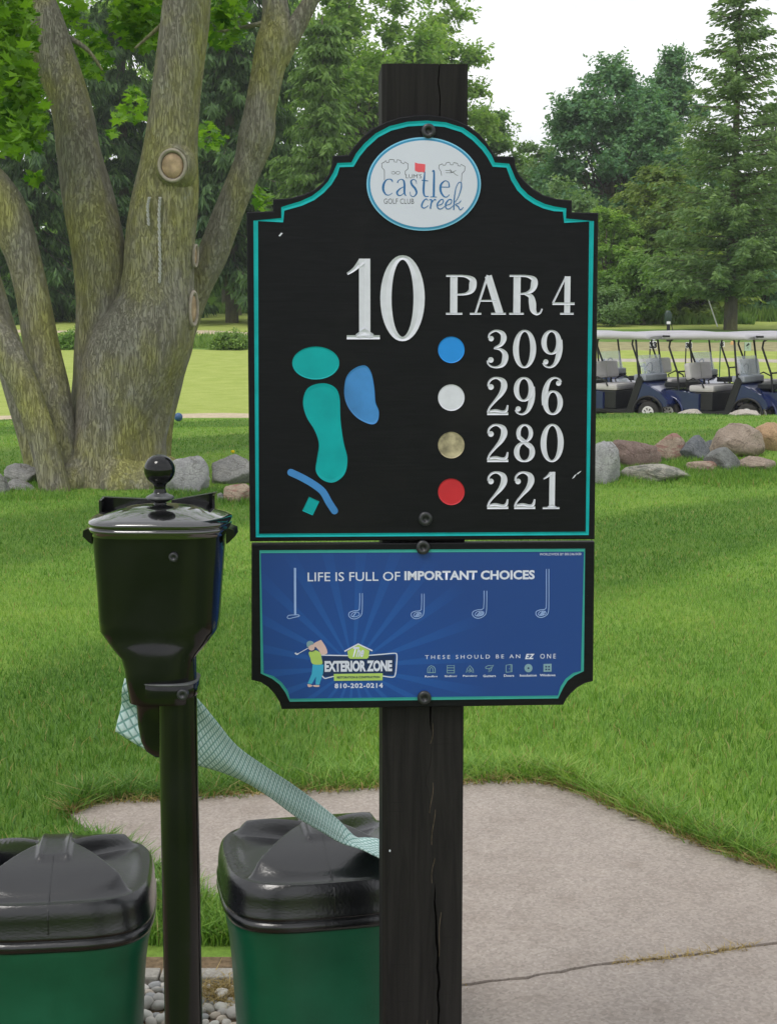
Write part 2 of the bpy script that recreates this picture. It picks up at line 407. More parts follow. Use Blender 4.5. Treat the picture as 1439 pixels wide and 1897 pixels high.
def stroke(mb, pts, h, rim=.0016, low=.0004, closed=False, flat=False, eps=0.0):
    """pts: (u, v, width) on the board; a shallow trough with raised edges, read as routed lettering; flat = print"""
    n = len(pts); rows = []
    for i, (u, v, w) in enumerate(pts):
        a = pts[(i-1) % n] if closed else pts[max(i-1, 0)]; b = pts[(i+1) % n] if closed else pts[min(i+1, n-1)]
        d = Vector((b[0]-a[0], b[1]-a[1])); d = d.normalized() if d.length > 1e-9 else Vector((1, 0)); q = Vector((-d.y, d.x))
        hw = w/2
        if flat: rows.append([L3(u+q.x*s*hw, v+q.y*s*hw, h+eps) for s in (-1, 1)])
        else: rows.append([L3(u-q.x*hw, v-q.y*hw, h-.0002), L3(u-q.x*hw, v-q.y*hw, h+rim+eps), L3(u, v, h+low+eps), L3(u+q.x*hw, v+q.y*hw, h+rim+eps), L3(u+q.x*hw, v+q.y*hw, h-.0002)])
    k = len(rows[0]); vs_ = [p for r in rows for p in r]; fs = []
    for i in range(n if closed else n-1):
        j = (i+1) % n
        for c in range(k-1): fs.append((i*k+c, i*k+c+1, j*k+c+1, j*k+c))
    if not flat and not closed: fs += [tuple(range(5)), tuple(range((n-1)*5, n*5))]
    mb.add(vs_, fs, False)
def disc(mb, u, v, r, h, rim=.0016, low=.0004, n=18):
    vs_ = [L3(u, v, h+low)] + [L3(u+r*math.cos(2*math.pi*k/n), v+r*math.sin(2*math.pi*k/n), h+rim) for k in range(n)]
    mb.add(vs_, [(0, k+1, (k+1) % n+1) for k in range(n)])

outer = [(457, 393), (506, 391), (506, 369), (536, 367), (563, 360), (582, 351), (598, 338), (609, 322), (615, 304), (616, 288), (645, 287), (656, 271), (672, 253), (692, 237), (716, 225), (742, 217), (768, 213.5), (795, 213), (822, 216), (846, 223), (868, 233), (888, 248), (904, 267), (917, 289), (953, 290), (955, 309), (962, 324), (974, 338), (988, 350), (1006, 361), (1030, 368), (1059, 371), (1059, 393), (1108, 394), (1101, 999), (463, 1003)]
inner = [(474, 409), (523, 408), (524, 387), (558, 377), (580, 367), (597, 354), (611, 339), (621, 322), (627, 306), (653, 305), (663, 287), (677, 270), (698, 251), (723, 238), (755, 230), (790, 228), (824, 231), (856, 241), (877, 256), (895, 274), (906, 289), (914, 305), (940, 307), (950, 332), (961, 350), (975, 364), (990, 374), (1007, 382), (1026, 387), (1045, 389), (1046, 409), (1095, 410), (1087, 988), (477, 992)]
hb = prism('hole_board', bl(outer), .0005, BT, M['board'], sign_root, .0018)
mb = MB(); stroke(mb, [(u, v, .0078) for u, v in bl(inner)], BT, .0012, .0003, closed=True); mb.build('border_line', M['teal'], hb)
low = [(466, 1008), (1101, 1004), (1098, 1262), (1083, 1266), (1069, 1274), (1057, 1285), (1048, 1296), (1043, 1306), (522, 1314), (518, 1301), (509, 1286), (497, 1273), (483, 1264), (466, 1260)]
lin = [(482, 1022), (1082, 1019), (1078, 1243), (1062, 1249), (1049, 1259), (1040, 1273), (1033, 1291), (537, 1297), (531, 1281), (520, 1266), (506, 1255), (486, 1247)]
sb = prism('sponsor_board', bl(low), .0005, BT, M['board'], sign_root, .0018)
def sponsor_blue():
    m = Mat('sponsor_blue'); tc = m.n('ShaderNodeTexCoord'); mp = m.n('ShaderNodeMapping'); m.l(tc.outputs['Object'], mp.inputs[0])
    u, v = uv_on(655, 1235, BT); mp.inputs['Location'].default_value = (-(EX*u).x, 0, -v)
    sp = m.n('ShaderNodeSeparateXYZ'); m.l(mp.outputs[0], sp.inputs[0])
    a = m.math('ARCTAN2', sp.outputs[2], sp.outputs[0]); s = m.math('SINE', m.math('MULTIPLY', a, 22))
    d = m.math('SQRT', m.math('ADD', m.math('POWER', sp.outputs[0], 2), m.math('POWER', sp.outputs[2], 2)))
    fall = m.ramp(d, [(.02, (1, 1, 1)), (.24, (0, 0, 0))])
    k = m.math('MULTIPLY', m.ramp(s, [(.45, (0, 0, 0)), (.6, (1, 1, 1))]), fall)
    base = m.mix(fall, (.012, .052, .23), (.009, .066, .30))
    m.col(m.mix(k, base, (.016, .095, .37))).set(.42, 0, .4); return m.m
prism('print_panel', bl(lin), BT-.0005, BT+.0004, sponsor_blue(), sb)
mb = MB(); stroke(mb, [(u, v, .0052) for u, v in bl(lin)], BT, .0009, .0006, closed=True); mb.build('border_line', M['teal2'], sb)

# serif figures, drawn as pen strokes of changing width in a unit box
def ell(cx, cy, rx, ry, thin, thick, n=40, p=1.4): return [(cx+rx*math.cos(t), cy+ry*math.sin(t), thin+(thick-thin)*abs(math.cos(t))**p) for t in [2*math.pi*k/n for k in range(n)]]
S = lambda p: ('s', catmull(p, 6)); K = lambda p: ('s', p); E = lambda *a: ('c', ell(*a)); D = lambda x, y, r: ('d', (x, y, r))
GL = {
 '0': (.58, [E(.29, .5, .215, .475, .05, .145)]),
 '1': (.52, [K([(.29, .985, .155), (.29, .02, .155)]), K([(.04, .028, .05), (.50, .028, .05)]), S([(.05, .80, .03), (.15, .86, .05), (.25, .955, .09)]), K([(.17, .05, .03), (.29, .09, .1), (.41, .05, .03)])]),
 '2': (.58, [D(.125, .735, .075), S([(.06, .75, .05), (.075, .86, .05), (.16, .95, .055), (.28, .97, .06), (.42, .89, .13), (.45, .74, .155), (.38, .56, .12), (.24, .38, .07), (.10, .2, .05), (.05, .06, .05)]), K([(.04, .04, .075), (.56, .04, .075)]), S([(.10, .10, .05), (.25, .12, .07), (.42, .085, .07), (.51, .12, .07), (.545, .26, .035)])]),
 '3': (.58, [D(.13, .77, .07), S([(.065, .79, .04), (.09, .89, .045), (.18, .96, .05), (.28, .975, .06), (.41, .90, .12), (.44, .76, .14), (.37, .61, .09), (.22, .535, .04)]), S([(.20, .52, .04), (.36, .49, .07), (.47, .38, .13), (.48, .24, .15), (.42, .09, .11), (.28, .025, .055), (.14, .045, .045), (.06, .12, .045), (.05, .2, .05)]), D(.125, .215, .075)]),
 '4': (.60, [K([(.40, .985, .15), (.40, .02, .15)]), K([(.36, .985, .04), (.03, .30, .05)]), K([(.02, .285, .065), (.59, .285, .065)]), K([(.22, .026, .05), (.57, .026, .05)])]),
 '9': (.58, [E(.27, .675, .185, .295, .05, .13), S([(.47, .74, .14), (.475, .5, .15), (.44, .28, .13), (.36, .10, .085), (.24, .025, .05), (.12, .06, .045), (.07, .14, .05)]), D(.135, .165, .07)]),
 '8': (.58, [E(.29, .755, .155, .215, .045, .105), E(.29, .265, .195, .24, .045, .135), K([(.14, .66, .11), (.43, .40, .11)])]),
 'P': (.66, [K([(.18, .98, .15), (.18, .02, .15)]), K([(.02, .972, .05), (.36, .972, .05)]), K([(.02, .026, .05), (.36, .026, .05)]), S([(.24, .972, .05), (.42, .96, .06), (.56, .88, .13), (.575, .74, .155), (.54, .60, .12), (.42, .52, .06), (.22, .505, .045)])]),
 'A': (.78, [K([(.38, .99, .05), (.13, .04, .045)]), K([(.39, .97, .15), (.64, .03, .16)]), K([(.20, .35, .045), (.56, .35, .045)]), K([(.01, .026, .05), (.25, .026, .05)]), K([(.46, .026, .05), (.77, .026, .05)])]),
 'R': (.74, [K([(.18, .98, .15), (.18, .02, .15)]), K([(.02, .972, .05), (.36, .972, .05)]), K([(.02, .026, .05), (.33, .026, .05)]), S([(.24, .972, .05), (.40, .96, .06), (.53, .89, .12), (.545, .76, .145), (.50, .62, .11), (.38, .54, .06), (.22, .52, .045)]), S([(.34, .53, .06), (.47, .46, .11), (.51, .30, .15), (.53, .12, .13), (.60, .02, .07), (.68, .05, .04), (.72, .15, .03)])]),
}
def rot6(g):
    w, ss = g; out = []
    for k, p in ss:
        if k == 'd': out.append((k, (w-p[0], 1-p[1], p[2])))
        else: out.append((k, [(w-a, 1-b, c) for a, b, c in p]))
    return (w, out)
GL['6'] = rot6(GL['9'])
def glyph(ch, x0, x1, y0, y1, parent, name='digit', mat='white', rim=.0016):
    w, ss = GL[ch]; mb = MB(); a = uv_on(x0, y1, BT); b = uv_on(x1, y0, BT); sx = (b[0]-a[0])/w; sy = b[1]-a[1]
    wa = (sx*sy)**.5*1.0
    for i, (k, p) in enumerate(ss):
        e = .00006*i
        if k == 'd': disc(mb, a[0]+p[0]*sx, a[1]+p[1]*sy, p[2]*min(sx, sy), BT, rim+e+.0001, .0006)
        else:
            q = []
            n = len(p)
            for j, (u, v, ww) in enumerate(p):
                c = p[(j+1) % n] if k == 'c' else p[min(j+1, n-1)]; d = p[(j-1) % n] if k == 'c' else p[max(j-1, 0)]
                dx, dy = (c[0]-d[0])*sx, (c[1]-d[1])*sy; l = math.hypot(dx, dy) or 1
                s_ = math.hypot(sx*dy/l, sy*dx/l)    # width scales across the stroke
                q.append((a[0]+u*sx, a[1]+v*sy, ww*s_))
            stroke(mb, q, BT, rim, .0004, closed=(k == 'c'), eps=e)
    return mb.build(name, M[mat], parent)
glyph('1', 637, 706, 477, 629, hb, rim=.0022); glyph('0', 704, 787, 473, 632, hb, rim=.0022)
for ch, x0, x1 in (('P', 824, 883), ('A', 869, 938), ('R', 941, 1006)): glyph(ch, x0, x1, 509, 583, hb, 'letter')
glyph('4', 1021, 1065, 511, 583, hb)
for num, y0, y1 in (('309', 611, 682), ('296', 698, 769), ('280', 785, 856), ('221', 873, 943)):
    for ch, (x0, x1) in zip(num, ((899, 943), (949, 993), (1000, 1044))):
        if ch == '1': x0, x1 = 1002, 1038
        glyph(ch, x0, x1, y0, y1, hb)
def dished(name, poly, mat, parent, depth=.0008, rim=.0015):
    n = len(poly); c = (sum(p[0] for p in poly)/n, sum(p[1] for p in poly)/n); mb = MB()
    ins = [(c[0]+(x-c[0])*.93, c[1]+(y-c[1])*.93) for x, y in poly]
    v = [L3(x, y, BT-.0002) for x, y in poly]+[L3(x, y, BT+rim) for x, y in poly]+[L3(x, y, BT+rim-depth) for x, y in ins]
    f = [(i, (i+1) % n, (i+1) % n+n, i+n) for i in range(n)]+[(i+n, (i+1) % n+n, (i+1) % n+2*n, i+2*n) for i in range(n)]+[tuple(range(2*n, 3*n))]
    mb.add(v, f); return mb.build(name, M[mat], parent)
def circ(cx, cy, rx, ry=None, n=40): return [(cx+rx*math.cos(2*math.pi*k/n), cy+(ry or rx)*math.sin(2*math.pi*k/n)) for k in range(n)]
for cy, mt, lb in ((648, 'blue_dot', 'blue tee dot'), (736.5, 'white', 'white tee dot'), (824.5, 'tan_dot', 'worn tan tee dot'), (911, 'red_dot', 'red tee dot')):
    o = dished('tee_dot', bl(circ(835.5, cy, 24.5)), mt, hb); o['label'] = lb
c2 = lambda pts: [(460+x/2.18, 460+y/2.18) for x, y in pts]
dished('green_shape', bl(circ(585, 672.5, 43.5, 30.5)), 'aqua', hb)
dished('fairway_shape', bl(catmull(c2([(295, 545), (345, 558), (368, 600), (372, 690), (384, 780), (400, 850), (388, 912), (345, 945), (300, 935), (273, 900), (277, 850), (285, 790), (268, 735), (235, 680), (221, 620), (240, 565)]), 5, True)), 'aqua', hb)
dished('pond_shape', bl(catmull(c2([(470, 473), (495, 500), (508, 560), (513, 620), (527, 660), (520, 700), (492, 710), (440, 685), (402, 640), (387, 585), (396, 520), (428, 485)]), 5, True)), 'pond', hb)
def tcap(pts, n=8):
    """outline of a round-ended ribbon"""
    Lx, Rx = [], []
    for i, (x, y, w) in enumerate(pts):
        a = pts[max(i-1, 0)]; b = pts[min(i+1, len(pts)-1)]; d = Vector((b[0]-a[0], b[1]-a[1])).normalized()
        Lx.append((x-d.y*w/2, y+d.x*w/2)); Rx.append((x+d.y*w/2, y-d.x*w/2))
    def cap(p, q):
        c = ((p[0]+q[0])/2, (p[1]+q[1])/2); r = math.dist(p, q)/2; a0 = math.atan2(p[1]-c[1], p[0]-c[0])
        return [(c[0]+r*math.cos(a0-math.pi*k/n), c[1]+r*math.sin(a0-math.pi*k/n)) for k in range(1, n)]
    return Lx + cap(Lx[-1], Rx[-1]) + Rx[::-1] + cap(Rx[0], Lx[0])
cr = catmull([(*p, 13) for p in c2([(172, 905), (215, 925), (262, 952), (300, 982), (325, 1025), (348, 1060)])], 5)
crb = bl(tcap(cr)); mb = MB(); n_ = len(crb)
mb.add([L3(x, y, BT-.0002) for x, y in crb]+[L3(x, y, BT+.0012) for x, y in crb], [tuple(range(n_, 2*n_))]+[(i, (i+1) % n_, (i+1) % n_+n_, i+n_) for i in range(n_)])
mb.build('creek_shape', M['pond'], hb)
dished('tee_shape', bl(c2([(245, 1003), (287, 1022), (260, 1078), (218, 1060)])), 'aqua', hb)
# oval club plaque and its print
HP = BT+.004
prism('plaque_edge', bl(circ(784.5, 341, 105.5, 86.5, 72)), BT-.0003, HP-.001, M['ringl'], hb)
prism('plaque_ring', bl(circ(784.5, 341, 103, 84.2, 72)), BT, HP-.0005, M['ring'], hb)
prism('plaque_face', bl(circ(784.5, 341, 99, 80.5, 72)), BT, HP, M['plaque'], hb)
def q5(pts): return [(660+a[0]/5.756, 230+a[1]/5.756) + tuple(x/5.756 for x in a[2:]) for a in pts]
PXM = 1/1080.0
def pstroke(mb, pts, h, eps, tr, sub=6, closed=False, wscale=1.0):
    p = tr(pts); p = catmull(p, sub, closed) if sub > 1 else p
    q = [(*uv_on(x, y, BT), w*PXM*wscale) for x, y, w in p]
    stroke(mb, q, h, flat=True, eps=eps, closed=closed)
def prints(name, lst, mat, parent, h, tr, sub=6, ws=1.0):
    if name in ('tower_mark', 'name_plate_outline'):
        for i, p in enumerate(lst): mb = MB(); pstroke(mb, p, h, .00002*(i+1)+.0002, tr, sub, wscale=ws); mb.build(name, M[mat], parent)
        return
    mb = MB()
    for i, p in enumerate(lst): pstroke(mb, p, h, .00002*(i+1)+.0002, tr, sub, wscale=ws)
    return mb.build(name, M[mat], parent)
W = lambda pts, w: [(x, y, w) for x, y in pts]
prints('tower_outline', [W([(298, 600), (298, 495), (272, 465), (270, 420), (300, 405), (300, 398), (318, 392), (320, 412), (345, 410), (352, 380), (375, 378), (400, 382), (402, 405), (430, 408), (434, 380), (470, 390), (475, 412), (490, 418), (505, 425), (512, 405), (550, 425), (548, 480), (518, 505), (520, 545)], 5)], 'ink', hb, HP, q5, 1)
prints('tower_outline', [W([(905, 550), (900, 510), (875, 470), (880, 440), (915, 425), (920, 440), (945, 440), (955, 415), (990, 408), (1000, 435), (1025, 437), (1035, 412), (1075, 420), (1080, 445), (1105, 450), (1112, 430), (1155, 455), (1150, 500), (1122, 530), (1116, 620)], 5)], 'ink', hb, HP, q5, 1)
prints('tower_mark', [W([(370, 515), (400, 508), (430, 535), (460, 530), (458, 510), (430, 508), (400, 535), (372, 528)], 3.5), W([(945, 495), (990, 498), (1020, 512), (1060, 495)], 3.5), W([(950, 520), (1000, 520), (1030, 518), (1055, 540), (1080, 550)], 3.5), W([(990, 485), (1010, 500), (1000, 525)], 3.5)], 'ink', hb, HP, q5)
prism('flag_print', bl(q5([(622, 410), (650, 421), (690, 424), (732, 430), (731, 480), (726, 520), (700, 512), (660, 514), (636, 505), (622, 496)])), HP-.0002, HP+.0003, M['redink'], hb)
cs = [[(384, 622, 6), (378, 600, 14), (350, 588, 9), (312, 604, 15), (287, 655, 24), (288, 710, 22), (315, 752, 13), (350, 757, 8), (382, 735, 6)],
 [(436, 628, 14), (448, 603, 9), (478, 590, 8), (503, 606, 16), (511, 650, 21), (511, 735, 20), (530, 768, 6)], [(508, 668, 6), (465, 690, 12), (432, 728, 20), (448, 762, 13), (482, 756, 8), (508, 730, 5)],
 [(640, 640, 5), (632, 605, 8), (605, 592, 8), (581, 612, 18), (592, 650, 20), (625, 690, 22), (640, 735, 18), (612, 773, 9), (580, 764, 8), (568, 722, 5)],
 [(727, 505, 9), (720, 600, 19), (714, 720, 21), (730, 770, 13), (768, 772, 8)], [(694, 600, 9), (762, 608, 9)],
 [(806, 510, 10), (825, 505, 16), (824, 640, 21), (822, 775, 21)], [(786, 777, 7), (856, 779, 7)],
 [(892, 672, 8), (988, 674, 8)], [(988, 672, 14), (978, 622, 10), (940, 607, 9), (898, 650, 21), (896, 715, 22), (925, 768, 15), (960, 778, 9), (990, 752, 6)]]
prints('castle_print', cs, 'blueink', hb, HP, q5)
ks = [[(760, 815, 7), (740, 798, 9), (708, 830, 15), (694, 878, 15), (722, 896, 9), (766, 868, 6)],
 [(775, 808, 8), (800, 812, 14), (792, 860, 14), (786, 903, 14)], [(800, 838, 8), (830, 805, 10), (846, 812, 12)],
 [(868, 868, 7), (912, 850, 9), (924, 812, 9), (898, 806, 10), (862, 850, 15), (866, 895, 11), (900, 905, 9), (938, 878, 6)],
 [(952, 868, 7), (1000, 850, 9), (1012, 812, 9), (984, 806, 10), (950, 850, 15), (952, 895, 11), (986, 905, 9), (1028, 870, 6)],
 [(1034, 916, 12), (1040, 800, 12), (1056, 690, 8), (1085, 628, 7), (1114, 628, 9), (1112, 690, 11), (1082, 780, 7), (1048, 835, 6)], [(1112, 815, 7), (1090, 842, 8), (1052, 858, 8), (1082, 880, 12), (1104, 916, 10), (1138, 888, 6)]]
prints('creek_print', ks, 'blueink', hb, HP+.0003, q5)

# small print: the built-in font, laid flat on the board
def text(s, x0, x1, y0, y1, mat, parent, h, name='lettering', bold=0.0, shear=0.0, space=1.0, squash=True, tr=None, depth=.0002):
    cu = bpy.data.curves.new('t', 'FONT'); cu.body = s; cu.size = 1; cu.offset = bold; cu.shear = shear; cu.space_character = space; cu.resolution_u = 3
    ob = bpy.data.objects.new('t', cu); COL.objects.link(ob)
    me = bpy.data.meshes.new_from_object(ob.evaluated_get(bpy.context.evaluated_depsgraph_get()))
    bpy.data.objects.remove(ob); bpy.data.curves.remove(cu)
    co = np.empty(len(me.vertices)*3); me.vertices.foreach_get('co', co); co = co.reshape(-1, 3)
    mn = co.min(0); mx = co.max(0)
    if tr: (x0, y0), (x1, y1) = tr([(x0, y0), (x1, y1)])
    a = uv_on(x0, y1, BT); b = uv_on(x1, y0, BT); br = uv_on(x1, y1, BT); tilt = 0
    u = a[0]+(co[:, 0]-mn[0])/(mx[0]-mn[0])*(b[0]-a[0]); v = a[1]+(co[:, 1]-mn[1])/(mx[1]-mn[1])*(b[1]-a[1])
    out = np.array([tuple(L3(p, q, h)) for p, q in zip(u, v)])
    me.vertices.foreach_set('co', out.ravel()); me.materials.clear(); me.materials.append(M[mat]); me.update()
    me.name = name; return link(name, me, parent)
text("LUM'S", 526, 694, 536, 578, 'ink', hb, HP+.0003, bold=-.012, tr=q5)
text("GOLF CLUB", 292, 612, 796, 850, 'ink', hb, HP+.0003, bold=-.012, tr=q5)
HS = BT+.0006
text('LIFE IS FULL OF', 570, 741, 1059, 1077, 'print_w', sb, HS, bold=.004)
text('IMPORTANT CHOICES', 749, 990, 1056, 1075, 'print_w', sb, HS, bold=.035)
text('THESE SHOULD BE AN', 787, 963, 1212, 1221, 'print_w', sb, HS, space=1.5)
text('EZ', 972, 990, 1211, 1221, 'print_w', sb, HS, bold=.045, shear=.3, space=1.2)
text('ONE', 1000, 1029, 1211, 1220, 'print_w', sb, HS, space=1.5)
text('WORLDWIDE BY 800.246.0430', 999, 1076, 1024, 1029, 'print_w', sb, HS)
text('810-202-0214', 620, 709, 1265, 1275, 'print_w', sb, HS, bold=.03, space=1.15)
c4 = lambda pts: [(520+a[0]/2.481, 1010+a[1]/2.481) + tuple(x/2.481 for x in a[2:]) for a in pts]
def club(name, lst): prints(name, lst, 'print_b', sb, HS, c4, 6)
club('putter_print', [[(66, 104, 10), (67, 318, 10)], W([(30, 330), (38, 322), (62, 320), (82, 320), (84, 326), (60, 332), (38, 337), (29, 331)], 3.5)])
def iron(x, y, top, sc_=1.0, fill=0):
    o = lambda pts, w: W([(x+a*sc_, y+b*sc_) for a, b in pts], w)
    l = [o([(20, top-y), (20, -60), (18, -25)], 3.2), o([(32, top-y), (32, -60), (30, -10), (20, 8), (0, 18), (-18, 16), (-30, 4), (-28, -10), (-10, -18), (10, -20), (20, -28)], 3.4), o([(-20, 2), (-10, -10), (12, -12), (18, 0), (2, 8), (-14, 8), (-20, 2)], 3)]
    for k in range(fill): l.append(o([(-12+k*7, 8), (2+k*6, -10)], 4))
    return l
club('iron_print', iron(343, 320, 220, 1, 1)); club('iron_print', iron(628, 320, 217, .95, 3)); club('iron_print', iron(912, 316, 214, 1.05, 4))
club('driver_print', iron(1200, 314, 98, .95, 3))
# sponsor logo: golfer, house, name plate
c6 = lambda pts: [(520+a[0]/5.996, 1180+a[1]/5.996) + tuple(x/5.996 for x in a[2:]) for a in pts]
def patch(name, pts, mat, h, smooth=True): return prism(name, bl(c6(catmull(pts, 4, True) if smooth else pts)), HS-.0002, HS+h, M[mat], sb)
prints('name_plate_outline', [W([(450, 200), (620, 204), (760, 206)], 12), W([(960, 204), (1120, 192), (1260, 180), (1288, 200), (1285, 300), (1270, 420), (1235, 445), (1130, 432)], 12), W([(590, 435), (540, 448), (490, 458), (460, 430)], 12)], 'print_w', sb, HS, c6)
patch('name_plate', [(462, 215), (1270, 200), (1255, 420), (470, 440)], 'print_n', .0002, False)
patch('house_print', [(740, 158), (862, 80), (984, 152), (975, 225), (955, 240), (770, 240), (750, 225)], 'print_l', .0006, False)
prints('roof_print', [W([(708, 158), (860, 76), (1018, 152)], 16)], 'print_w', sb, HS+.0005, c6, 1)
text('The', 800, 925, 108, 222, 'print_w', sb, HS+.0009, bold=.03, shear=.45, tr=c6)
text('EXTERIOR ZONE', 488, 1236, 256, 388, 'print_w', sb, HS+.0006, bold=.05, space=.98, tr=c6)
patch('banner_print', [(590, 410), (1132, 402), (1130, 480), (592, 486)], 'print_l', .0006, False)
text('RESTORATION & CONSTRUCTION', 625, 1100, 430, 460, 'print_n', sb, HS+.0009, bold=.03, tr=c6)
patch('golfer_arms', [(365, 75), (440, 35), (455, 40), (500, 110), (518, 165), (505, 188), (450, 195), (425, 150), (385, 105)], 'print_s', .0003)
patch('golfer_shirt', [(312, 175), (345, 152), (400, 150), (440, 180), (455, 240), (458, 300), (355, 298), (330, 235)], 'print_l', .0005)
patch('golfer_trousers', [(355, 302), (478, 306), (470, 400), (430, 528), (388, 528), (392, 440), (345, 520), (300, 515), (345, 410)], 'print_c', .0004, False)
patch('golfer_face', [(308, 105), (345, 85), (378, 90), (382, 130), (350, 150), (318, 140)], 'print_s', .0006)
patch('golfer_cap', [(290, 95), (292, 60), (325, 42), (360, 55), (365, 75), (330, 90), (300, 112)], 'print_g', .0008)
prints('golfer_beard', [W([(315, 150), (350, 155), (378, 138), (385, 110)], 12)], 'print_n', sb, HS+.0008, c6)
patch('golfer_shoes', [(298, 525), (335, 528), (350, 545), (310, 555)], 'print_s', .0003); patch('golfer_shoes', [(360, 535), (425, 535), (425, 552), (375, 552)], 'print_s', .0003)
prints('golf_club_print', [W([(185, 190), (305, 122)], 7), W([(160, 176), (178, 190), (196, 186)], 18)], 'print_w', sb, HS, c6, 1)
c7 = lambda pts: [(770+a[0]/5.139, 1200+a[1]/5.139) + tuple(x/5.139 for x in a[2:]) for a in pts]
for x, nm in ((147, 'Roofing'), (332, 'Siding'), (515, 'Painting'), (700, 'Gutters'), (885, 'Doors'), (1068, 'Insulation'), (1252, 'Windows')):
    wd = {'Insulation': 80, 'Windows': 74, 'Painting': 68}.get(nm, 60 if nm != 'Doors' else 48)
    y0 = 268-(x-147)*.013
    text(nm, x-wd, x+wd, y0-6, y0+18, 'print_w', sb, HS, bold=.02, tr=c7)
ic = lambda nm, l, w=7, s=1: prints(nm, [W(p, w) for p in l], 'print_g', sb, HS, c7, s)
ic('roofing_icon', [[(112, 238), (112, 200), (125, 178), (147, 170), (170, 178), (184, 200), (184, 238)], [(112, 236), (184, 236)], [(130, 236), (134, 195), (147, 185), (160, 195), (164, 236)]])
ic('siding_icon', [[(298, 240), (298, 168), (366, 168), (366, 240)]]+[[(296, y), (368, y)] for y in (190, 215, 238)])
ic('painting_icon', [[(480, 235), (490, 195), (515, 168), (545, 205), (548, 235), (530, 228), (510, 190)], [(495, 225), (520, 200)], [(505, 235), (532, 210)]])
ic('gutters_icon', [[(662, 182), (690, 168), (722, 172), (740, 162), (725, 185), (690, 200), (665, 195), (662, 182)], [(722, 190), (715, 215), (690, 232), (700, 200)]])
ic('doors_icon', [[(857, 230), (857, 165), (900, 158), (915, 160), (915, 228), (857, 232)], [(903, 160), (903, 230)], [(888, 195), (888, 203)]])
prism('insulation_icon', bl(c7(circ(1070, 193, 38, 40, 24))), HS-.0002, HS+.0003, M['print_g'], sb)
prism('insulation_icon_core', bl(c7(circ(1070, 193, 9, 9, 12))), HS, HS+.0005, M['print_n'], sb)
prism('window_icon', bl(c7([(1213, 154), (1290, 152), (1290, 226), (1213, 228)])), HS-.0002, HS+.0003, M['print_g'], sb)
for a, b in ((1230, 172), (1257, 172), (1230, 198), (1257, 198)): prism('window_icon_pane', bl(c7([(a, b), (a+16, b), (a+16, b+14), (a, b+14)])), HS, HS+.0005, M['print_n'], sb)
# bolts
for px, py in ((793, 243), (787.5, 960.5), (783, 1013.5), (785.5, 1291.5)):
    u, v = uv_on(px, py, BT); mb = MB(); rings = []
    for r, h in ((.0118, BT-.001), (.0122, BT+.0045), (.0112, BT+.0065), (.0050, BT+.0078), (.0048, BT+.0040), (.0004, BT+.0038)):
        rings.append([L3(u+r*math.cos(2*math.pi*k/24), v+r*math.sin(2*math.pi*k/24), h) for k in range(24)])
    ring_loft(mb, rings, True, True, True); mb.build('bolt', M['bolt'], sign_root)
# paint chips on the board
for pts in ([(1059, 887), (1064, 880), (1068, 878), (1063, 885)], [(1068, 877), (1076, 872), (1075, 874), (1069, 879)], [(516, 437), (521, 431), (524, 432), (519, 438)]):
    prism('paint_chip', bl(pts), BT-.0002, BT+.0002, M['white'], hb)
# post: square timber with a chamfered left arris and real drying splits down the front
zt = P(790, 118, SY).z; ul = uv_on(716, 1500, 0)[0]; ur = uv_on(857.5, 1500, 0)[0]
def post():
    mb = MB(); rows = []; zs = np.linspace(-.3, zt, 150); cp = [(0, 797), (118, 812), (215, 815), (900, 800), (1310, 797), (1400, 800), (1440, 789), (1560, 801), (1680, 806), (1800, 812), (1897, 812), (2600, 815)]
    tops = []
    for i, z in enumerate(zs):
        # picture row of this height, for the run of the split
        a = math.atan((CAMZ-z)/SY) - PITCH; py = PH/2 + F*math.tan(a); px = np.interp(py, [c[0] for c in cp], [c[1] for c in cp])
        u = uv_on(px, py, 0)[0] + .0012*math.sin(i*1.7)+.0006*math.sin(i*4.1)
        gap = .0003 + .0022*max(0, math.sin(py*.011+.8))**.5*(1 if (py > 1310 or py < 240) else 0)
        if py < 240: gap = .0009
        w = .0012*math.sin(z*9)
        dz = -.012 if gap > .0006 else -.001
        yb = -.135
        rows.append([L3(ul-.008, z, yb), L3(ul-.0075, z, -.008), L3(ul+.001+w*.3, z, 0), L3(ul+.045, z, 0), L3(u-gap, z, 0), L3(u, z, dz), L3(u+gap, z, 0), L3(ur-.02, z, 0), L3(ur-.002, z, 0), L3(ur, z, -.002), L3(ur, z, yb)])
    ring_loft(mb, rows, True, True, False); return mb.build('post', M['post'], sign_root)
post_o = post()
for k, (px, py, l) in enumerate(((797, 1450, 60), (800, 1500, 70), (799, 1590, 50), (812, 1690, 90), (788, 1890, 60), (798, 1340, 40))):
    u, v = uv_on(px, py, 0); mb = MB(); hh = l/1080
    ring_loft(mb, [[L3(u+du+.0015*math.sin(t*5+k)+.006*(1-t)*.8, v-hh*t, h) for du, h in ((-.0007, -.001), (-.0004, .0006), (.0004, .0006), (.0007, -.001))] for t in np.linspace(0, 1, 7)], True, True, False)
    mb.build('splinter', M['rawwood'], post_o)
mb = MB(); u, v = uv_on(722, 1576, 0); ring_loft(mb, [[L3(u+.0016*s*math.cos(a), v+.0025*s*math.sin(a), .0002+.001*(1-s)) for a in np.linspace(0, 2*math.pi, 9)[:-1]] for s in (1, .5)], True, True); mb.build('paint_chip', M['white'], post_o)
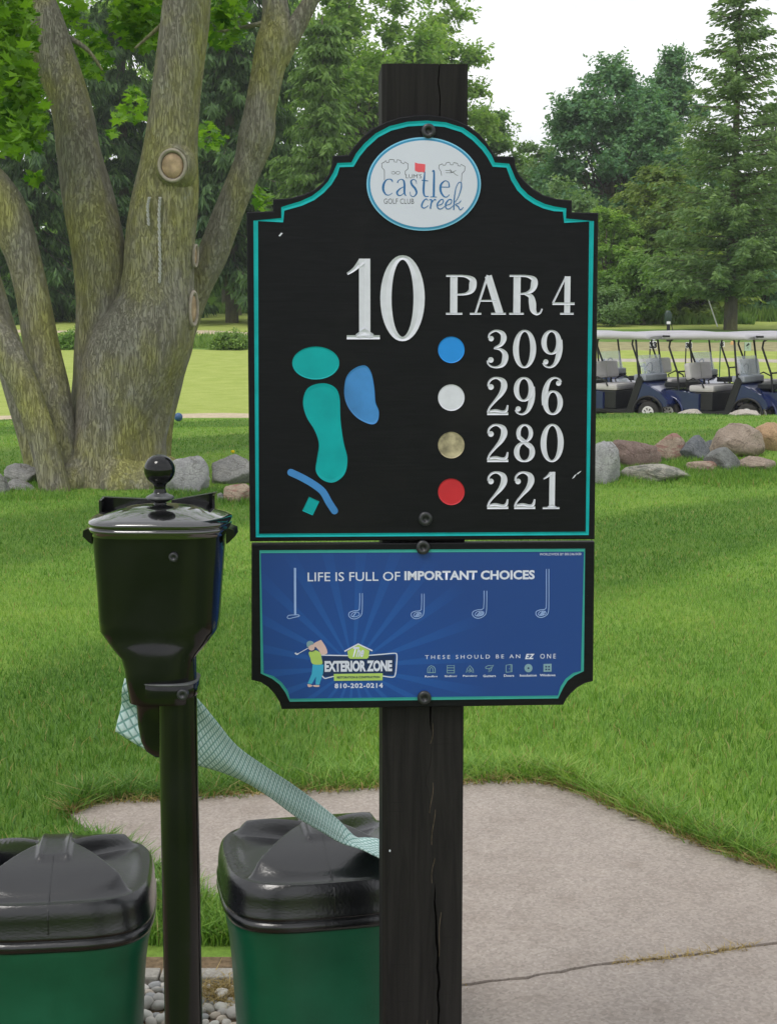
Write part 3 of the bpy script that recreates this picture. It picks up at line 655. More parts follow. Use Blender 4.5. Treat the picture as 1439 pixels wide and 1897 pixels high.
# ------------------------------------------------------------------ ball washer on its pole
def gloss_black(name, rough, dust=.5):
    m = Mat(name); co = m.co(); n = m.noise(co, 14, 5, .6); st = m.noise(m.co((60, 60, 4)), 2, 4, .6)
    sp = m.noise(co, 220, 3, .8)
    c = m.mix(m.ramp(n, [(.4, (0, 0, 0)), (.75, (1, 1, 1))]), (.0035, .0038, .0042), (.007, .007, .0085))
    c = m.mix(m.ramp(sp, [(.68, (0, 0, 0)), (.76, (dust, dust, dust))]), c, (.05, .05, .055))
    c = m.mix(m.ramp(st, [(.58, (0, 0, 0)), (.8, (.4, .4, .4))]), c, (.014, .014, .016))
    m.col(c).set(rough, 0, .42); m.l(m.ramp(n, [(.3, (rough*.6,)*3), (.75, (rough*1.3,)*3)]), m.b.inputs['Roughness'])
    m.bump(m.noise(co, 35, 3), .12, .002); return m.m
M['washer'] = gloss_black('washer_plastic', .17); M['pipe'] = gloss_black('pole_paint', .18, .2)
M['knob'] = gloss_black('knob_plastic', .12, .1); M['rim'] = plain('worn_grey_rim', (.10, .105, .11), .4, .5, .4, 60)
WY = 2.30
pc = P(329.5, 1290, WY); WX = pc.x
wr_ = empty('ball_washer', (WX, WY, 0), 'glossy black tapered ball washer with round knob on a black pole, holding the towel', 'ball washer')
def wl(px, py, y=0.0): p = P(px, py, WY+y); return Vector((p.x-WX, y, p.z))
zz = lambda py, y=0.0: P(300, py, WY+y).z
mb = MB(); zt_ = zz(1202); pr = .0300
ring_loft(mb, [[Vector((pr*math.cos(t), pr*math.sin(t), z)) for t in np.linspace(0, 2*math.pi, 41)[:-1]] for z in (-.3, .3, .8, zt_)], True, True)
mb.build('pole', M['pipe'], wr_)
TY = .042                                  # tub axis sits a little behind the pole
def half(pxl, pxr, py):                    # centre x, half width, height at a row (measured on the tub's mid plane)
    a = P(pxl, py, WY+TY); b = P(pxr, py, WY+TY); return ((a.x+b.x)/2-WX, (b.x-a.x)/2, a.z)
rings = []
for pxl, pxr, py, dy, e in ((178, 418, 984, .080, 3.4), (180, 416, 1010, .079, 3.4), (185, 411, 1080, .075, 3.2), (189, 407, 1140, .072, 3.4), (191, 405, 1160, .071, 3.4), (194, 402, 1166, .069, 3.2), (208, 390, 1182, .062, 3.0), (222, 377, 1196, .054, 2.8), (235, 368, 1206, .048, 3), (240, 366, 1225, .0475, 3), (250, 364, 1285, .0475, 3), (252, 362, 1298, .034, 3), (256, 360, 1340, .034, 3), (262, 356, 1372, .030, 3), (270, 345, 1390, .024, 2.6), (285, 325, 1403, .008, 2.2)):
    cx, hx, z = half(pxl, pxr, py); cy = TY-.003 if py < 1200 else (.004 if py < 1295 else TY+.006); cy, dy = {1182: (.030, .064), 1196: (.014, .050)}.get(py, (cy, dy)); dy = dy if not 1200 < py < 1295 else .040
    rings.append(sup(cx, cy, z, hx, dy, e, 56))
mb = MB(); ring_loft(mb, rings, True, True); tub = mb.build('tub', M['washer'], wr_)
# moulded web where the tub runs down onto the pole
mb = MB(); rr_ = []
for py, hw, d in ((1120, .014, -.016), (1140, .022, -.023), (1158, .028, -.0255), (1176, .031, -.031), (1192, .0322, -.0345), (1215, .0325, -.0345), (1262, .0325, -.0340), (1266, .0305, -.031)):
    z = zz(py); rr_.append([Vector((hw*math.cos(t), (.012 if True else 0)+(d-.012)*max(0, -math.sin(t)) if math.sin(t) < 0 else .012+.03*math.sin(t), z)) for t in np.linspace(0, 2*math.pi, 29)[:-1]])

# lid: two stepped rims, then a low glossy dome
cx, hx, z0_ = half(171, 428, 972); z0_ = zz(984)
mb = MB()
ring_loft(mb, [sup(cx, TY, z0_+a, hx*s, .092*s, e, 64) for a, s, e in ((-.006, .955, 3.6), (.000, .965, 3.6), (.0005, .985, 3.6), (.006, .99, 3.6), (.0065, .965, 3.6), (.009, .965, 3.6), (.0095, 1.0, 3.6), (.014, 1.0, 3.5), (.0165, .99, 3.4), (.0205, .90, 3.2), (.0262, .74, 2.9), (.0305, .60, 2.7), (.0345, .42, 2.5), (.0362, .25, 2.2), (.037, .1, 2))], True, True)
lg = gloss_black('lid_gloss', .12, .5); lg.node_tree.nodes['Principled BSDF'].inputs['Coat Weight'].default_value = 1; lg.node_tree.nodes['Principled BSDF'].inputs['Specular IOR Level'].default_value = 1
lid = mb.build('lid', lg, wr_)
mb = MB(); 
for s in (-1, 1):      # ear tabs either side
    x0 = cx+s*hx*.955
    prof = [(0, .004), (.013, -.001), (.014, -.010), (.005, -.019), (0, -.022)]
    v = [Vector((x0+s*a, TY-.03, z0_+b)) for a, b in prof]+[Vector((x0+s*a, TY+.02, z0_+b)) for a, b in prof]
    n = len(prof); mbe = MB(); mbe.add(v, [tuple(range(n)), tuple(range(n, 2*n))]+[(i, (i+1) % n, (i+1) % n+n, i+n) for i in range(n)]); mbe.build('latch_tab', M['washer'], lid)
# folded flange plates standing behind the lid
zb = z0_+.020
for a, b in (((190, 921), (300, 926)), ((402, 912), (318, 927))):
    p0 = P(*a, WY+TY+.075); p1 = P(*b, WY+TY+.060 if a[0] > 300 else WY+TY+.06); mbf = MB(); v = []
    for p in (p0, p1):
        x = p.x-WX; y = p.y-WY
        v += [Vector((x, y, zb-.01)), Vector((x, y, p.z)), Vector((x, y+.006, p.z+.001)), Vector((x, y+.006, zb-.01))]
    mbf.add(v, [(0, 1, 5, 4), (1, 2, 6, 5), (2, 3, 7, 6), (3, 0, 4, 7), (0, 1, 2, 3), (4, 5, 6, 7)])
    x = p0.x-WX; s = 1 if a[0] < 300 else -1
    mbf.add([Vector((x, p0.y-WY, zb-.01)), Vector((x, p0.y-WY, p0.z)), Vector((x, p0.y-WY-.03, p0.z-.002)), Vector((x, p0.y-WY-.03, zb-.01)),
             Vector((x+s*.004, p0.y-WY, zb-.01)), Vector((x+s*.004, p0.y-WY, p0.z)), Vector((x+s*.004, p0.y-WY-.03, p0.z-.002)), Vector((x+s*.004, p0.y-WY-.03, zb-.01))],
            [(0, 1, 2, 3), (4, 5, 6, 7), (1, 2, 6, 5), (0, 3, 7, 4), (2, 3, 7, 6), (0, 1, 5, 4)])
    mbf.build('flange', M['washer'], wr_)
kp = P(296, 870, WY+TY); kc = (kp.x-WX, TY, kp.z); kr = 28.5*WY/F*1.03
zl = z0_+.034-kp.z
prof = [(.0115, zl), (.0095, zl+.006), (.0095, -.052+.0), (.0205, -.046), (.0195, -.042), (.0105, -.037), (.0088, -.030), (.0095, -.024)]
prof = sorted(prof, key=lambda q: q[1])
prof += [(kr*math.sin(t), -kr*math.cos(t)) for t in np.linspace(R(30), R(179), 20)]
mb = MB(); lathe(mb, kc, prof, 40); knob = mb.build('knob', M['knob'], wr_)
mb = MB(); lathe(mb, (kc[0], kc[1], kp.z-.0435), [(.0215, -.0015), (.0225, 0), (.019, .003), (.0105, .007)], 30); mb.build('knob_washer', M['rim'], knob)
def cyl_y(mb, c, r, y0, y1, n=20, hole=0.0):
    prof = [(r, y1), (r*.96, y0+.001), (r*.85, y0)] + ([(hole, y0), (hole*.9, y0+.002), (.0001, y0+.002)] if hole else [(.0001, y0)])
    ring_loft(mb, [[Vector((c[0]+a*math.cos(t), y, c[1]+a*math.sin(t))) for t in np.linspace(0, 2*math.pi, n+1)[:-1]] for a, y in prof], True, True)
p = P(325.5, 1028, WY-.02); mb = MB(); cyl_y(mb, (p.x-WX, p.z), .0075, TY-.088, TY-.07, 20, .003); mb.build('screw', M['bolt'], wr_)
# clamp band
z0c, z1c = zz(1292, -.03), zz(1268, -.03)
mb = MB(); xl = P(264, 1280, WY).x-WX
ring_loft(mb, [sup((.0325+xl)/2, .005, z, (.0335-xl)/2*s, .0475*s, 3.2, 48) for z, s in ((z0c, .985), (z0c+.0008, 1), (z1c-.0008, 1), (z1c, .985))], True, True)
cl = mb.build('clamp_band', M['washer'], wr_)
mb = MB(); ring_loft(mb, [sup((.0325+xl)/2, .005, z, (.0335-xl)/2*s, .0475*s, 3.2, 48) for z, s in ((z1c-.0002, 1.0), (z1c+.0012, 1.025), (z1c+.002, 1.0))], True, True); mb.build('clamp_lip', M['rim'], cl)
p = P(341, 1282, WY-.03); mb = MB(); cyl_y(mb, (p.x-WX, p.z), .0088, -.049, -.03, 24, .0032); mb.build('bolt', M['bolt'], cl)

# ------------------------------------------------------------------ trash bins
def pebbled(name, c0, c1, rough, bs, scuff):
    m = Mat(name); co = m.co(); n = m.noise(co, 9, 5, .6); v = m.noise(co, 170, 3, .6)
    c = m.mix(m.ramp(n, [(.35, (0, 0, 0)), (.7, (1, 1, 1))]), c0, c1)
    sp = m.noise(m.co((1, 1, .35)), 70, 5, .75); c = m.mix(m.ramp(sp, [(.66, (0, 0, 0)), (.76, (.5, .5, .5))]), c, scuff)
    m.col(c).set(rough, 0, .5); m.l(m.ramp(n, [(.3, (rough*.8,)*3), (.75, (rough*1.25,)*3)]), m.b.inputs['Roughness']); m.bump(v, bs, .0012); return m.m
M['lid'] = pebbled('bin_lid_black', (.0035, .004, .005), (.0065, .007, .009), .24, .6, (.09, .09, .1)); M['lid'].node_tree.nodes['Principled BSDF'].inputs['Specular IOR Level'].default_value = .6; M['lid'].node_tree.nodes['Principled BSDF'].inputs['Coat Weight'].default_value = .3; M['lid'].node_tree.nodes['Principled BSDF'].inputs['Coat Roughness'].default_value = .22
M['green'] = pebbled('bin_green', (.002, .078, .036), (.004, .105, .050), .40, .25, (.02, .13, .06))
BW = .180                                       # half width of the rim
def sm1(t): t = max(0, min(1, t)); return t*t*(3-2*t)
def lid_z(u, v, hole=0):
    """height of the lid over its rim line; u across, v front-back, both -1..1"""
    a, b = abs(u), abs(v)
    bb = min(1, b/.93)
    front = .136 - .064*bb**1.75 if b < .93 else .072
    k = .17 + .80*min(1, b/.93)**.95            # edge of the front / back wedge
    if a > k and b < .93:
        ek = sm1((a-k)/(.035+.09*b)); t = (a-k)/(1-k+1e-6)
        side = .136 - .064*min(1, a/.93)**1.6
        side = side - .040*max(0, 1-t)**1.1*(1-b*.75)
        deep = 0
        if (hole and u < 0 or hole == 2) and .24 < a < .84 and b < .72: deep = -.085
        z = front*(1-ek) + (side+deep)*ek
        front = z
    else:
        # raised strap edges over the top
        front += .006*sm1((.19-a)/.03)*sm1((.42-b)/.10)+.003*math.exp(-((a-.145)/.025)**2)*sm1((.42-b)/.08)
    return front
def make_bin(name, loc, rz, label, hole):
    root = empty(name, loc, label, 'trash bin', 'green and black trash bins behind the sign', rz)
    RZ = .388; mb = MB(); rings = []
    for z, s, e in ((0, .82, 3.2), (.05, .83, 3.2), (.13, .85, 3.2), (.20, .868, 3.2), (.26, .892, 3.3), (.31, .925, 3.3), (.345, .962, 3.4), (.36, .975, 3.4), (.372, .97, 3.4)):
        rings.append(sup(0, 0, z, BW*s, BW*s, e, 72))
    ring_loft(mb, rings); body = mb.build('body', M['green'], root)
    mb = MB(); ring_loft(mb, [sup(0, 0, z, BW*s, BW*s, 3.6, 96) for z, s in ((.362, .955), (.363, .985), (.372, 1.005), (.382, 1.0), (.3845, .975), (.392, .972))], True, True)
    mb.build('rim', M['lid'], root)
    # lid: a skirt and a moulded heightfield top
    mb = MB(); sk = [sup(0, 0, z, BW*s, BW*s, e, 176) for z, s, e in ((.388, .97, 3.6), (.390, 1.0, 3.6), (.396, 1.003, 3.6), (.402, .99, 3.6), (.430, .988, 3.5), (.445, .978, 3.5), (.456, .962, 3.4), (.4625, .940, 3.3))]
    ring_loft(mb, sk, True, False)
    N = 96; base = sk[-1]; rad = np.concatenate([np.linspace(1, .0, 90)]); rows = []
    for r in rad:
        row = []
        for p in base:
            u = p.x/(BW*.945)*r; v = p.y/(BW*.945)*r
            # soften a little by averaging neighbours, walls stay steep
            z = sum(lid_z(u+du, v+dv, hole) for du, dv in ((0, 0), (.018, 0), (-.018, 0), (0, .018), (0, -.018)))/5
            wq_ = sm1((r-.80)/.20); z = z*(1-wq_)+.072*wq_; row.append(Vector((p.x*r, p.y*r, .3905+z)))
        rows.append(row)
    ring_loft(mb, rows, False, True)
    lid = mb.build('lid', M['lid'], root)
    # mould seam down the middle of the front
    mb = MB(); pts = []
    for v in np.linspace(-.35, -.93, 16): pts.append(Vector((.004*0, v*BW*.945, .3905+lid_z(0, v, hole)+.0002)))
    pts += [Vector((0, -BW*.983, .452)), Vector((0, -BW*.992, .43)), Vector((0, -BW*.995, .403))]
    tube(mb, pts, .0011, 6); mb.build('seam', M['lid'], lid)
    return root
rb = P(588, 1560, 3.14); lb = P(104, 1600, 3.04)
bin_r = make_bin('trash_bin', (rb.x-.0, 3.15, .0), R(12), 'green trash bin with black lid behind the sign post, towel draped over its lid', 0)
bin_r.scale = (1.18, 1.18, .985)
bin_l = make_bin('trash_bin', (lb.x, 3.05, 0), R(7), 'green trash bin left of the ball washer pole, dark open slot in its black lid', 1)
bin_l.scale = (1.13, 1.13, .965)

# ------------------------------------------------------------------ towel
def towel_mat():
    m = Mat('mint_towel'); tc = m.n('ShaderNodeTexCoord'); mp = m.n('ShaderNodeMapping'); mp.inputs['Rotation'].default_value = (0, 0, R(45)); mp.inputs['Scale'].default_value = (1, 1, 1); m.l(tc.outputs['UV'], mp.inputs[0])
    sp = m.n('ShaderNodeSeparateXYZ'); m.l(mp.outputs[0], sp.inputs[0]); fr = 2*math.pi/.0118
    a = m.math('ABSOLUTE', m.math('SINE', m.math('MULTIPLY', sp.outputs[0], fr/2))); b = m.math('ABSOLUTE', m.math('SINE', m.math('MULTIPLY', sp.outputs[1], fr/2)))
    g = m.math('MINIMUM', a, b); k = m.ramp(g, [(.18, (0, 0, 0)), (.5, (1, 1, 1))])
    n = m.noise(m.co(), 18, 4)
    c = m.mix(k, (.19, .36, .33), m.mix(n, (.52, .70, .68), (.62, .76, .75)))
    m.col(c).set(.9, 0, .15); m.bump(g, .8, .0015)
    tr = m.n('ShaderNodeBsdfTranslucent'); ms = m.n('ShaderNodeMixShader'); ms.inputs[0].default_value = .15; m.l(c, tr.inputs[0])
    m.l(m.b.outputs[0], ms.inputs[1]); m.l(tr.outputs[0], ms.inputs[2]); m.l(ms.outputs[0], m.out.inputs[0]); return m.m
M['towel'] = towel_mat()
def towel():
    # stations: top-edge pixel + depth, bottom-edge pixel + depth
    st = [((232, 1256), 2.42, (216, 1352), 2.42), ((262, 1266), 2.43, (270, 1386), 2.42), ((300, 1274), 2.45, (310, 1404), 2.42), ((340, 1280), 2.44, (345, 1412), 2.40), ((368, 1291), 2.42, (372, 1422), 2.46), ((400, 1328), 2.46, (415, 1436), 2.52), ((440, 1378), 2.54, (460, 1456), 2.58), ((490, 1416), 2.64, (505, 1484), 2.66), ((545, 1454), 2.76, (552, 1517), 2.76), ((590, 1488), 2.88, (598, 1543), 2.86), ((628, 1520), 2.98, (632, 1562), 2.95), ((658, 1550), 3.04, (668, 1572), 2.97), ((680, 1552), 3.06, (690, 1582), 2.96), ((706, 1557), 3.08, (708, 1592), 2.96), ((750, 1588), 3.06, (752, 1632), 2.95)]
    A = catmull([tuple(P(*a, y)) for a, y, _, _ in st], 6); B = catmull([tuple(P(*b, y)) for _, _, b, y in st], 6)
    o = P(365, 1300, 2.4); n = 15; rows = []; UVs = []; L = 0.0
    for i, (a, b) in enumerate(zip(A, B)):
        a, b = Vector(a), Vector(b); t = i/(len(A)-1)
        if i: L += ((a-pa)+(b-pb)).length/2
        pa, pb = a, b; w = (a-b).length
        for k in range(n):
            s = k/(n-1); q = a.lerp(b, s)
            fold = .022*math.sin(s*math.pi*1.0+.4)*(1-t)*math.exp(-((t-.36)/.16)**2) + .010*math.sin(s*math.pi*2.6+t*5)*(1-t*.8)
            q = q + Vector((0, -fold, 0)); rows.append(q-o); UVs.append((L, (s-.5)*w*(1+.0*t)))
    f = [(i*n+k, i*n+k+1, (i+1)*n+k+1, (i+1)*n+k) for i in range(len(A)-1) for k in range(n-1)]
    me = mesh_np('towel', [tuple(v) for v in rows], f, M['towel'], True, uv=UVs)
    ob = link('towel', me); ob.location = o; s = ob.modifiers.new('thick', 'SOLIDIFY'); s.thickness = .0025
    tag(ob, 'mint green crosshatched towel stretched from the ball washer down to the right bin lid', 'towel')
towel()

# ------------------------------------------------------------------ gravel bed, kerb, river stones, litter on the ground
kb = MB(); a = g2(120, 1806); b = g2(700, 1822)
a = (-1.9, a[1]-.02); b = (.04, g2(640, 1815)[1])
d = Vector((b[0]-a[0], b[1]-a[1], 0)).normalized(); nn = Vector((-d.y, d.x, 0)); L = math.dist(a, b)
kerb = empty('kerb', (0, 0, 0)); kerb['kind'] = 'structure'
seg = 0.0; kk = 0
while seg < L-.05:
    l = min(.45, L-seg); c = Vector((*a, 0)) + d*(seg+l/2) + nn*.0; mb = MB()
    box(mb, c + Vector((0, .0, .0)) + nn*(-.025), (l-.004, .055, .06), Matrix.Rotation(math.atan2(d.y, d.x), 3, 'Z'), .006); mb.build('kerb_block', M['kerb'], kerb); seg += l; kk += 1
def blob(seed, sx, sy, sz, sub=2, amp=.25, fr=1.3, flat=0.0, amp2=.06):
    bm = bmesh.new(); bmesh.ops.create_icosphere(bm, subdivisions=sub, radius=1); sd_ = Vector((seed*7.13, seed*3.7, seed*1.9))
    if flat:   # cut a few facets
        rr = random.Random(seed); pl = [(Vector((rr.gauss(0, 1), rr.gauss(0, 1), rr.gauss(0, .8))).normalized(), rr.uniform(.62, .88)) for _ in range(int(flat))]
    for v in bm.verts:
        p = v.co.normalized(); r = 1 + amp*mnoise.noise(p*fr+sd_) + amp2*mnoise.noise(p*fr*4+sd_)
        q = p*r
        if flat:
            for n_, dd in pl:
                e = q.dot(n_)-dd
                if e > 0: q = q - n_*e*.85
        q = q + q.normalized()*amp2*.3*mnoise.noise(p*14+sd_)
        v.co = Vector((q.x*sx, q.y*sy, q.z*sz))
    mb = MB(); bm.verts.index_update(); mb.add([v.co.copy() for v in bm.verts], [[v.index for v in f.verts] for f in bm.faces], True); bm.free(); return mb
gb = prism_ground('gravel_bed', bedpoly, -.04, .008, M['dirt'])
stone_m = []
for i, c in enumerate([(.58, .55, .50), (.46, .44, .41), (.64, .62, .57), (.54, .47, .39), (.40, .40, .40)]): stone_m.append(plain('river_stone_%s' % 'abcde'[i], c, .7, .3, .22, 22, .15))
proto = []
for i in range(6):
    mb = blob(i+3, .019, .015, .011, 2, .25); o = mb.build('stone', stone_m[i % 5], gb); proto.append(o)
tot = 0; placed = []
def inside(x, y, poly):
    c = False; n = len(poly)
    for i in range(n):
        (x1, y1), (x2, y2) = poly[i], poly[(i+1) % n]
        if (y1 > y) != (y2 > y) and x < (x2-x1)*(y-y1)/(y2-y1)+x1: c = not c
    return c
sr = random.Random(5)
for k in range(6000):
    if tot >= 285: break
    x = sr.uniform(-.72, -.2) if k % 3 else sr.uniform(-1.0, .02); y = sr.uniform(3.12, 3.66)
    kyl = a[1]+(x-a[0])*d.y/d.x - .062
    if y > kyl: continue
    s = sr.uniform(.7, 1.5)
    if any((x-p)**2+(y-q)**2 < (.012*(s+t))**2 for p, q, t in placed): continue
    o = proto[tot] if tot < 6 else proto[tot % 6].copy()
    if tot >= 6: COL.objects.link(o); o.parent = gb
    o.location = (x, y, .008+.006*s); o.rotation_euler = (sr.uniform(-.4, .4), sr.uniform(-.4, .4), sr.uniform(0, 6.28)); o.scale = (s, s, s); placed.append((x, y, s)); tot += 1

def field_blades(name, pts, hgt, wid_, mat, seg=1, lean=.35, label=None, z=None, kind='stuff'):
    """grass as single blades: pts Nx2"""
    n = len(pts)
    if n == 0: return
    x, y = pts[:, 0], pts[:, 1]; zz_ = H(x, y) if z is None else np.full(n, z)
    az = rng.uniform(0, 2*np.pi, n); h = hgt*rng.uniform(.5, 1.25, n); w = wid_*rng.uniform(.7, 1.3, n); ln = h*lean*rng.uniform(.2, 1.8, n)
    la = rng.uniform(0, 2*np.pi, n)+.8; lx, ly = np.cos(la)*ln, np.sin(la)*ln
    dx, dy = np.cos(az)*w/2, np.sin(az)*w/2
    if seg == 1:
        V = np.stack([np.stack([x-dx, y-dy, zz_-.004], 1), np.stack([x+dx, y+dy, zz_-.004], 1), np.stack([x+lx, y+ly, zz_+h*.9], 1)], 1).reshape(-1, 3)
        Fc = np.arange(3*n).reshape(-1, 3); me = mesh_np(name, V, Fc, mat, False, 3)
    else:
        P0 = [np.stack([x+s*dx, y+s*dy, zz_-.004], 1) for s in (-1, 1)]
        P1 = [np.stack([x+s*dx*.85+lx*.3, y+s*dy*.85+ly*.3, zz_+h*.5], 1) for s in (-1, 1)]
        P2 = [np.stack([x+s*dx*.12+lx, y+s*dy*.12+ly, zz_+h*.88], 1) for s in (-1, 1)]
        V = np.stack(P0+P1+P2, 1).reshape(-1, 3); b = np.arange(n)[:, None]*6
        Fc = np.concatenate([b+[0, 1, 3, 2], b+[2, 3, 5, 4]], 0); me = mesh_np(name, V, Fc, mat, False, 4)
    o = link(name, me); o['kind'] = kind
    if label: o['label'] = label; 
    return o
def inpoly(x, y, poly):
    c = np.zeros(len(x), bool); n = len(poly)
    for i in range(n):
        (x1, y1), (x2, y2) = poly[i], poly[(i+1) % n]
        if y1 == y2: continue
        k = ((y1 > y) != (y2 > y)) & (x < (x2-x1)*(y-y1)/(y2-y1)+x1); c ^= k
    return c
def grass_mat(name, d, m_, l, trans=.3, dry=0.0):
    m = Mat(name); g = m.n('ShaderNodeNewGeometry'); co = m.co(); a = m.noise(co, 1.1, 3); a2 = m.noise(co, .33, 2)
    f = m.math('ADD', m.math('MULTIPLY', m.math('ADD', a, m.math('MULTIPLY_ADD', a2, 1.6, -.3)), .42), m.math('MULTIPLY', m.math('SUBTRACT', g.outputs['Random Per Island'], .5), .42))
    c = m.ramp(f, [(.2, d), (.42, m_), (.68, l)])
    wv = m.n('ShaderNodeTexWave'); wv.wave_type = 'RINGS'; wv.rings_direction = 'Z'; wv.inputs['Scale'].default_value = .085; wv.inputs['Distortion'].default_value = 1.6; wv.inputs['Detail'].default_value = 2
    mp = m.n('ShaderNodeMapping'); mp.inputs['Location'].default_value = (-9.5, -3, 0); m.l(m.co(), mp.inputs[0]); m.l(mp.outputs[0], wv.inputs[0])
    c = m.mix(1.0, c, m.ramp(wv.outputs[1], [(.35, (.72, .80, .72)), (.65, (1.18, 1.14, 1.1))]), 'MULTIPLY')
    if dry: c = m.mix(m.ramp(g.outputs['Random Per Island'], [(1-dry, (0, 0, 0)), (1-dry+.01, (1, 1, 1))]), c, (.36, .30, .13))
    m.col(c).set(.5, 0, .35); tr = m.n('ShaderNodeBsdfTranslucent'); ms = m.n('ShaderNodeMixShader'); ms.inputs[0].default_value = trans; m.l(m.mix(1, c, (1.3, 1.3, .7), 'MULTIPLY'), tr.inputs[0])
    m.l(m.b.outputs[0], ms.inputs[1]); m.l(tr.outputs[0], ms.inputs[2]); m.l(ms.outputs[0], m.out.inputs[0]); return m.m
M['grass'] = grass_mat('grass_blades', (.082, .19, .030), (.155, .305, .052), (.29, .43, .10), .35, .04)
M['dry'] = foliage('dry_grass', (.22, .16, .06), (.50, .38, .17), .2, 6)
fullslab = left + back + [(2.9, 1.5), (-.2, 1.5)]
def scatter(n, y0, y1, x0=None, x1=None, p=1.0):
    y = y0+(y1-y0)*rng.random(n)**p; s = .285*y+.25
    x = rng.uniform(-1, 1, n)*s if x0 is None else rng.uniform(x0, x1, n)
    k = ~inpoly(x, y, fullslab) & ~((y < 3.69) & (x < .2))
    return np.stack([x, y], 1)[k]
field_blades('grass', scatter(52000, 3.6, 6.3), .046, .0038, M['grass'], 2, .55)
field_blades('grass', scatter(95000, 6.3, 9.0), .030, .0045, M['grass'], 1, .5)
field_blades('grass', scatter(110000, 9.0, 14.2), .028, .007, M['grass'], 1, .5)
pts = scatter(90000, 14.2, 23.4); field_blades('grass', pts[(rng.random(len(pts)) < .9)], .026, .011, M['grass'], 1, .5)
# shaggy unmown fringe against the slab, with dead blades at its foot
def fringe(line, n, off, hgt, mat, w=.0045, seg=2, lean=.8):
    line = np.array(line); i = rng.integers(0, len(line)-1, n); t = rng.random(n)[:, None]; p = line[i]*(1-t)+line[i+1]*t
    p[:, 1] += off[0]+rng.random(n)**1.4*(off[1]-off[0]); p[:, 0] += rng.normal(0, .01, n)
    return field_blades('grass', p, hgt, w, mat, seg, lean)
fringe(back, 7000, (.005, .16), .085, M['grass']); fringe(back, 3200, (-.03, .035), .045, M['dry'], .004, 2, 1.3); fringe(back, 900, (-.035, .02), .06, M['grass'], .004, 2, 1.2)
lb_ = left[::-1]; n = 5200; line = np.array(left); i = rng.integers(0, len(line)-1, n); t = rng.random(n)[:, None]; p = line[i]*(1-t)+line[i+1]*t; p[:, 0] -= rng.random(n)**1.2*.14-.01; p = p[(p[:, 1] > 3.69)]
field_blades('grass', p, .075, .0048, M['grass'], 2, .7)
x = rng.uniform(-1.0, .0, 11000); y = rng.uniform(3.695, 4.35, 11000); k = ~inpoly(x, y, fullslab); field_blades('grass', np.stack([x, y], 1)[k], .065, .0046, M['grass'], 2, .6)
# straw in the slab joint and by the kerb
cr_ = np.array(crack); i = rng.integers(0, len(cr_)-1, 3200); t = rng.random(3200)[:, None]; p = cr_[i]*(1-t)+cr_[i+1]*t
dens = np.clip(np.sin(p[:, 0]*9.0+1.2)+.25+.5*np.sin(p[:, 0]*23), 0, 1); p = p[rng.random(len(p)) < dens*.45]; p[:, 1] += rng.normal(0, .008, len(p))
field_blades('straw', p, .014, .0028, M['dry'], 2, 1.8, z=.008)
q = np.array(g2(408, 1852)); p = q+rng.normal(0, 1, (500, 2))*[.035, .03]; field_blades('straw', p, .022, .003, M['dry'], 2, 2.2, z=.016)
# dead leaves and a bleached bit of wood at the slab edge
def chip(px, py, L, w, col, nm, lab, cat, rz, seed):
    c = G(px, py); mb = blob(seed, L, w, w*.5, 2, .5, 1.8, 3, .2); o = mb.build(nm, col); o.location = (c.x, c.y, .018+w*.3); o.rotation_euler = (.1, .1, rz); tag(o, lab, cat)
M['bleach'] = plain('bleached_wood', (.36, .32, .28), .9, .1, .4, 60, .5); M['brownleaf'] = plain('brown_leaf', (.22, .12, .06), .8, .2, .4, 60, .3)
chip(1274, 1549, .045, .014, M['bleach'], 'driftwood', 'small bleached piece of wood on the edge of the slab under the grass', 'wood', .5, 4)
chip(1170, 1532, .018, .006, M['bleach'], 'twig', 'tiny pale twig on the slab edge left of the bleached wood', 'twig', .2, 6)
chip(152, 1497, .02, .009, M['brownleaf'], 'dead_leaf', 'brown dead leaf at the far left corner of the slab', 'leaf', .2, 9)
# clover heads and a dandelion in the grass
M['clover'] = plain('clover_white', (.65, .6, .5), .9, .1, .1); M['yellow'] = plain('dandelion_yellow', (.75, .55, .02), .9, .1, .1)
def flower(px, py, r, mt, lab, cat, lift=.03):
    c = G(px, py); mb = MB(); tube(mb, [Vector((0, 0, 0)), Vector((.004, 0, lift))], .0015, 5)
    root = empty(cat.replace(' ', '_'), c, lab, cat); mb.build('stem', M['grass'], root)
    o = blob(int(px), r, r, r*.8, 2, .3, 4, 0, .3).build('flower_head', mt, root); o.location = (0, 0, lift)
flower(290, 1668, .012, M['clover'], 'white clover head in the grass beside the left bin', 'clover flower', .05)
flower(432, 848, .022, M['yellow'], 'yellow dandelion above the grey boulder left of the sign', 'dandelion', .06)
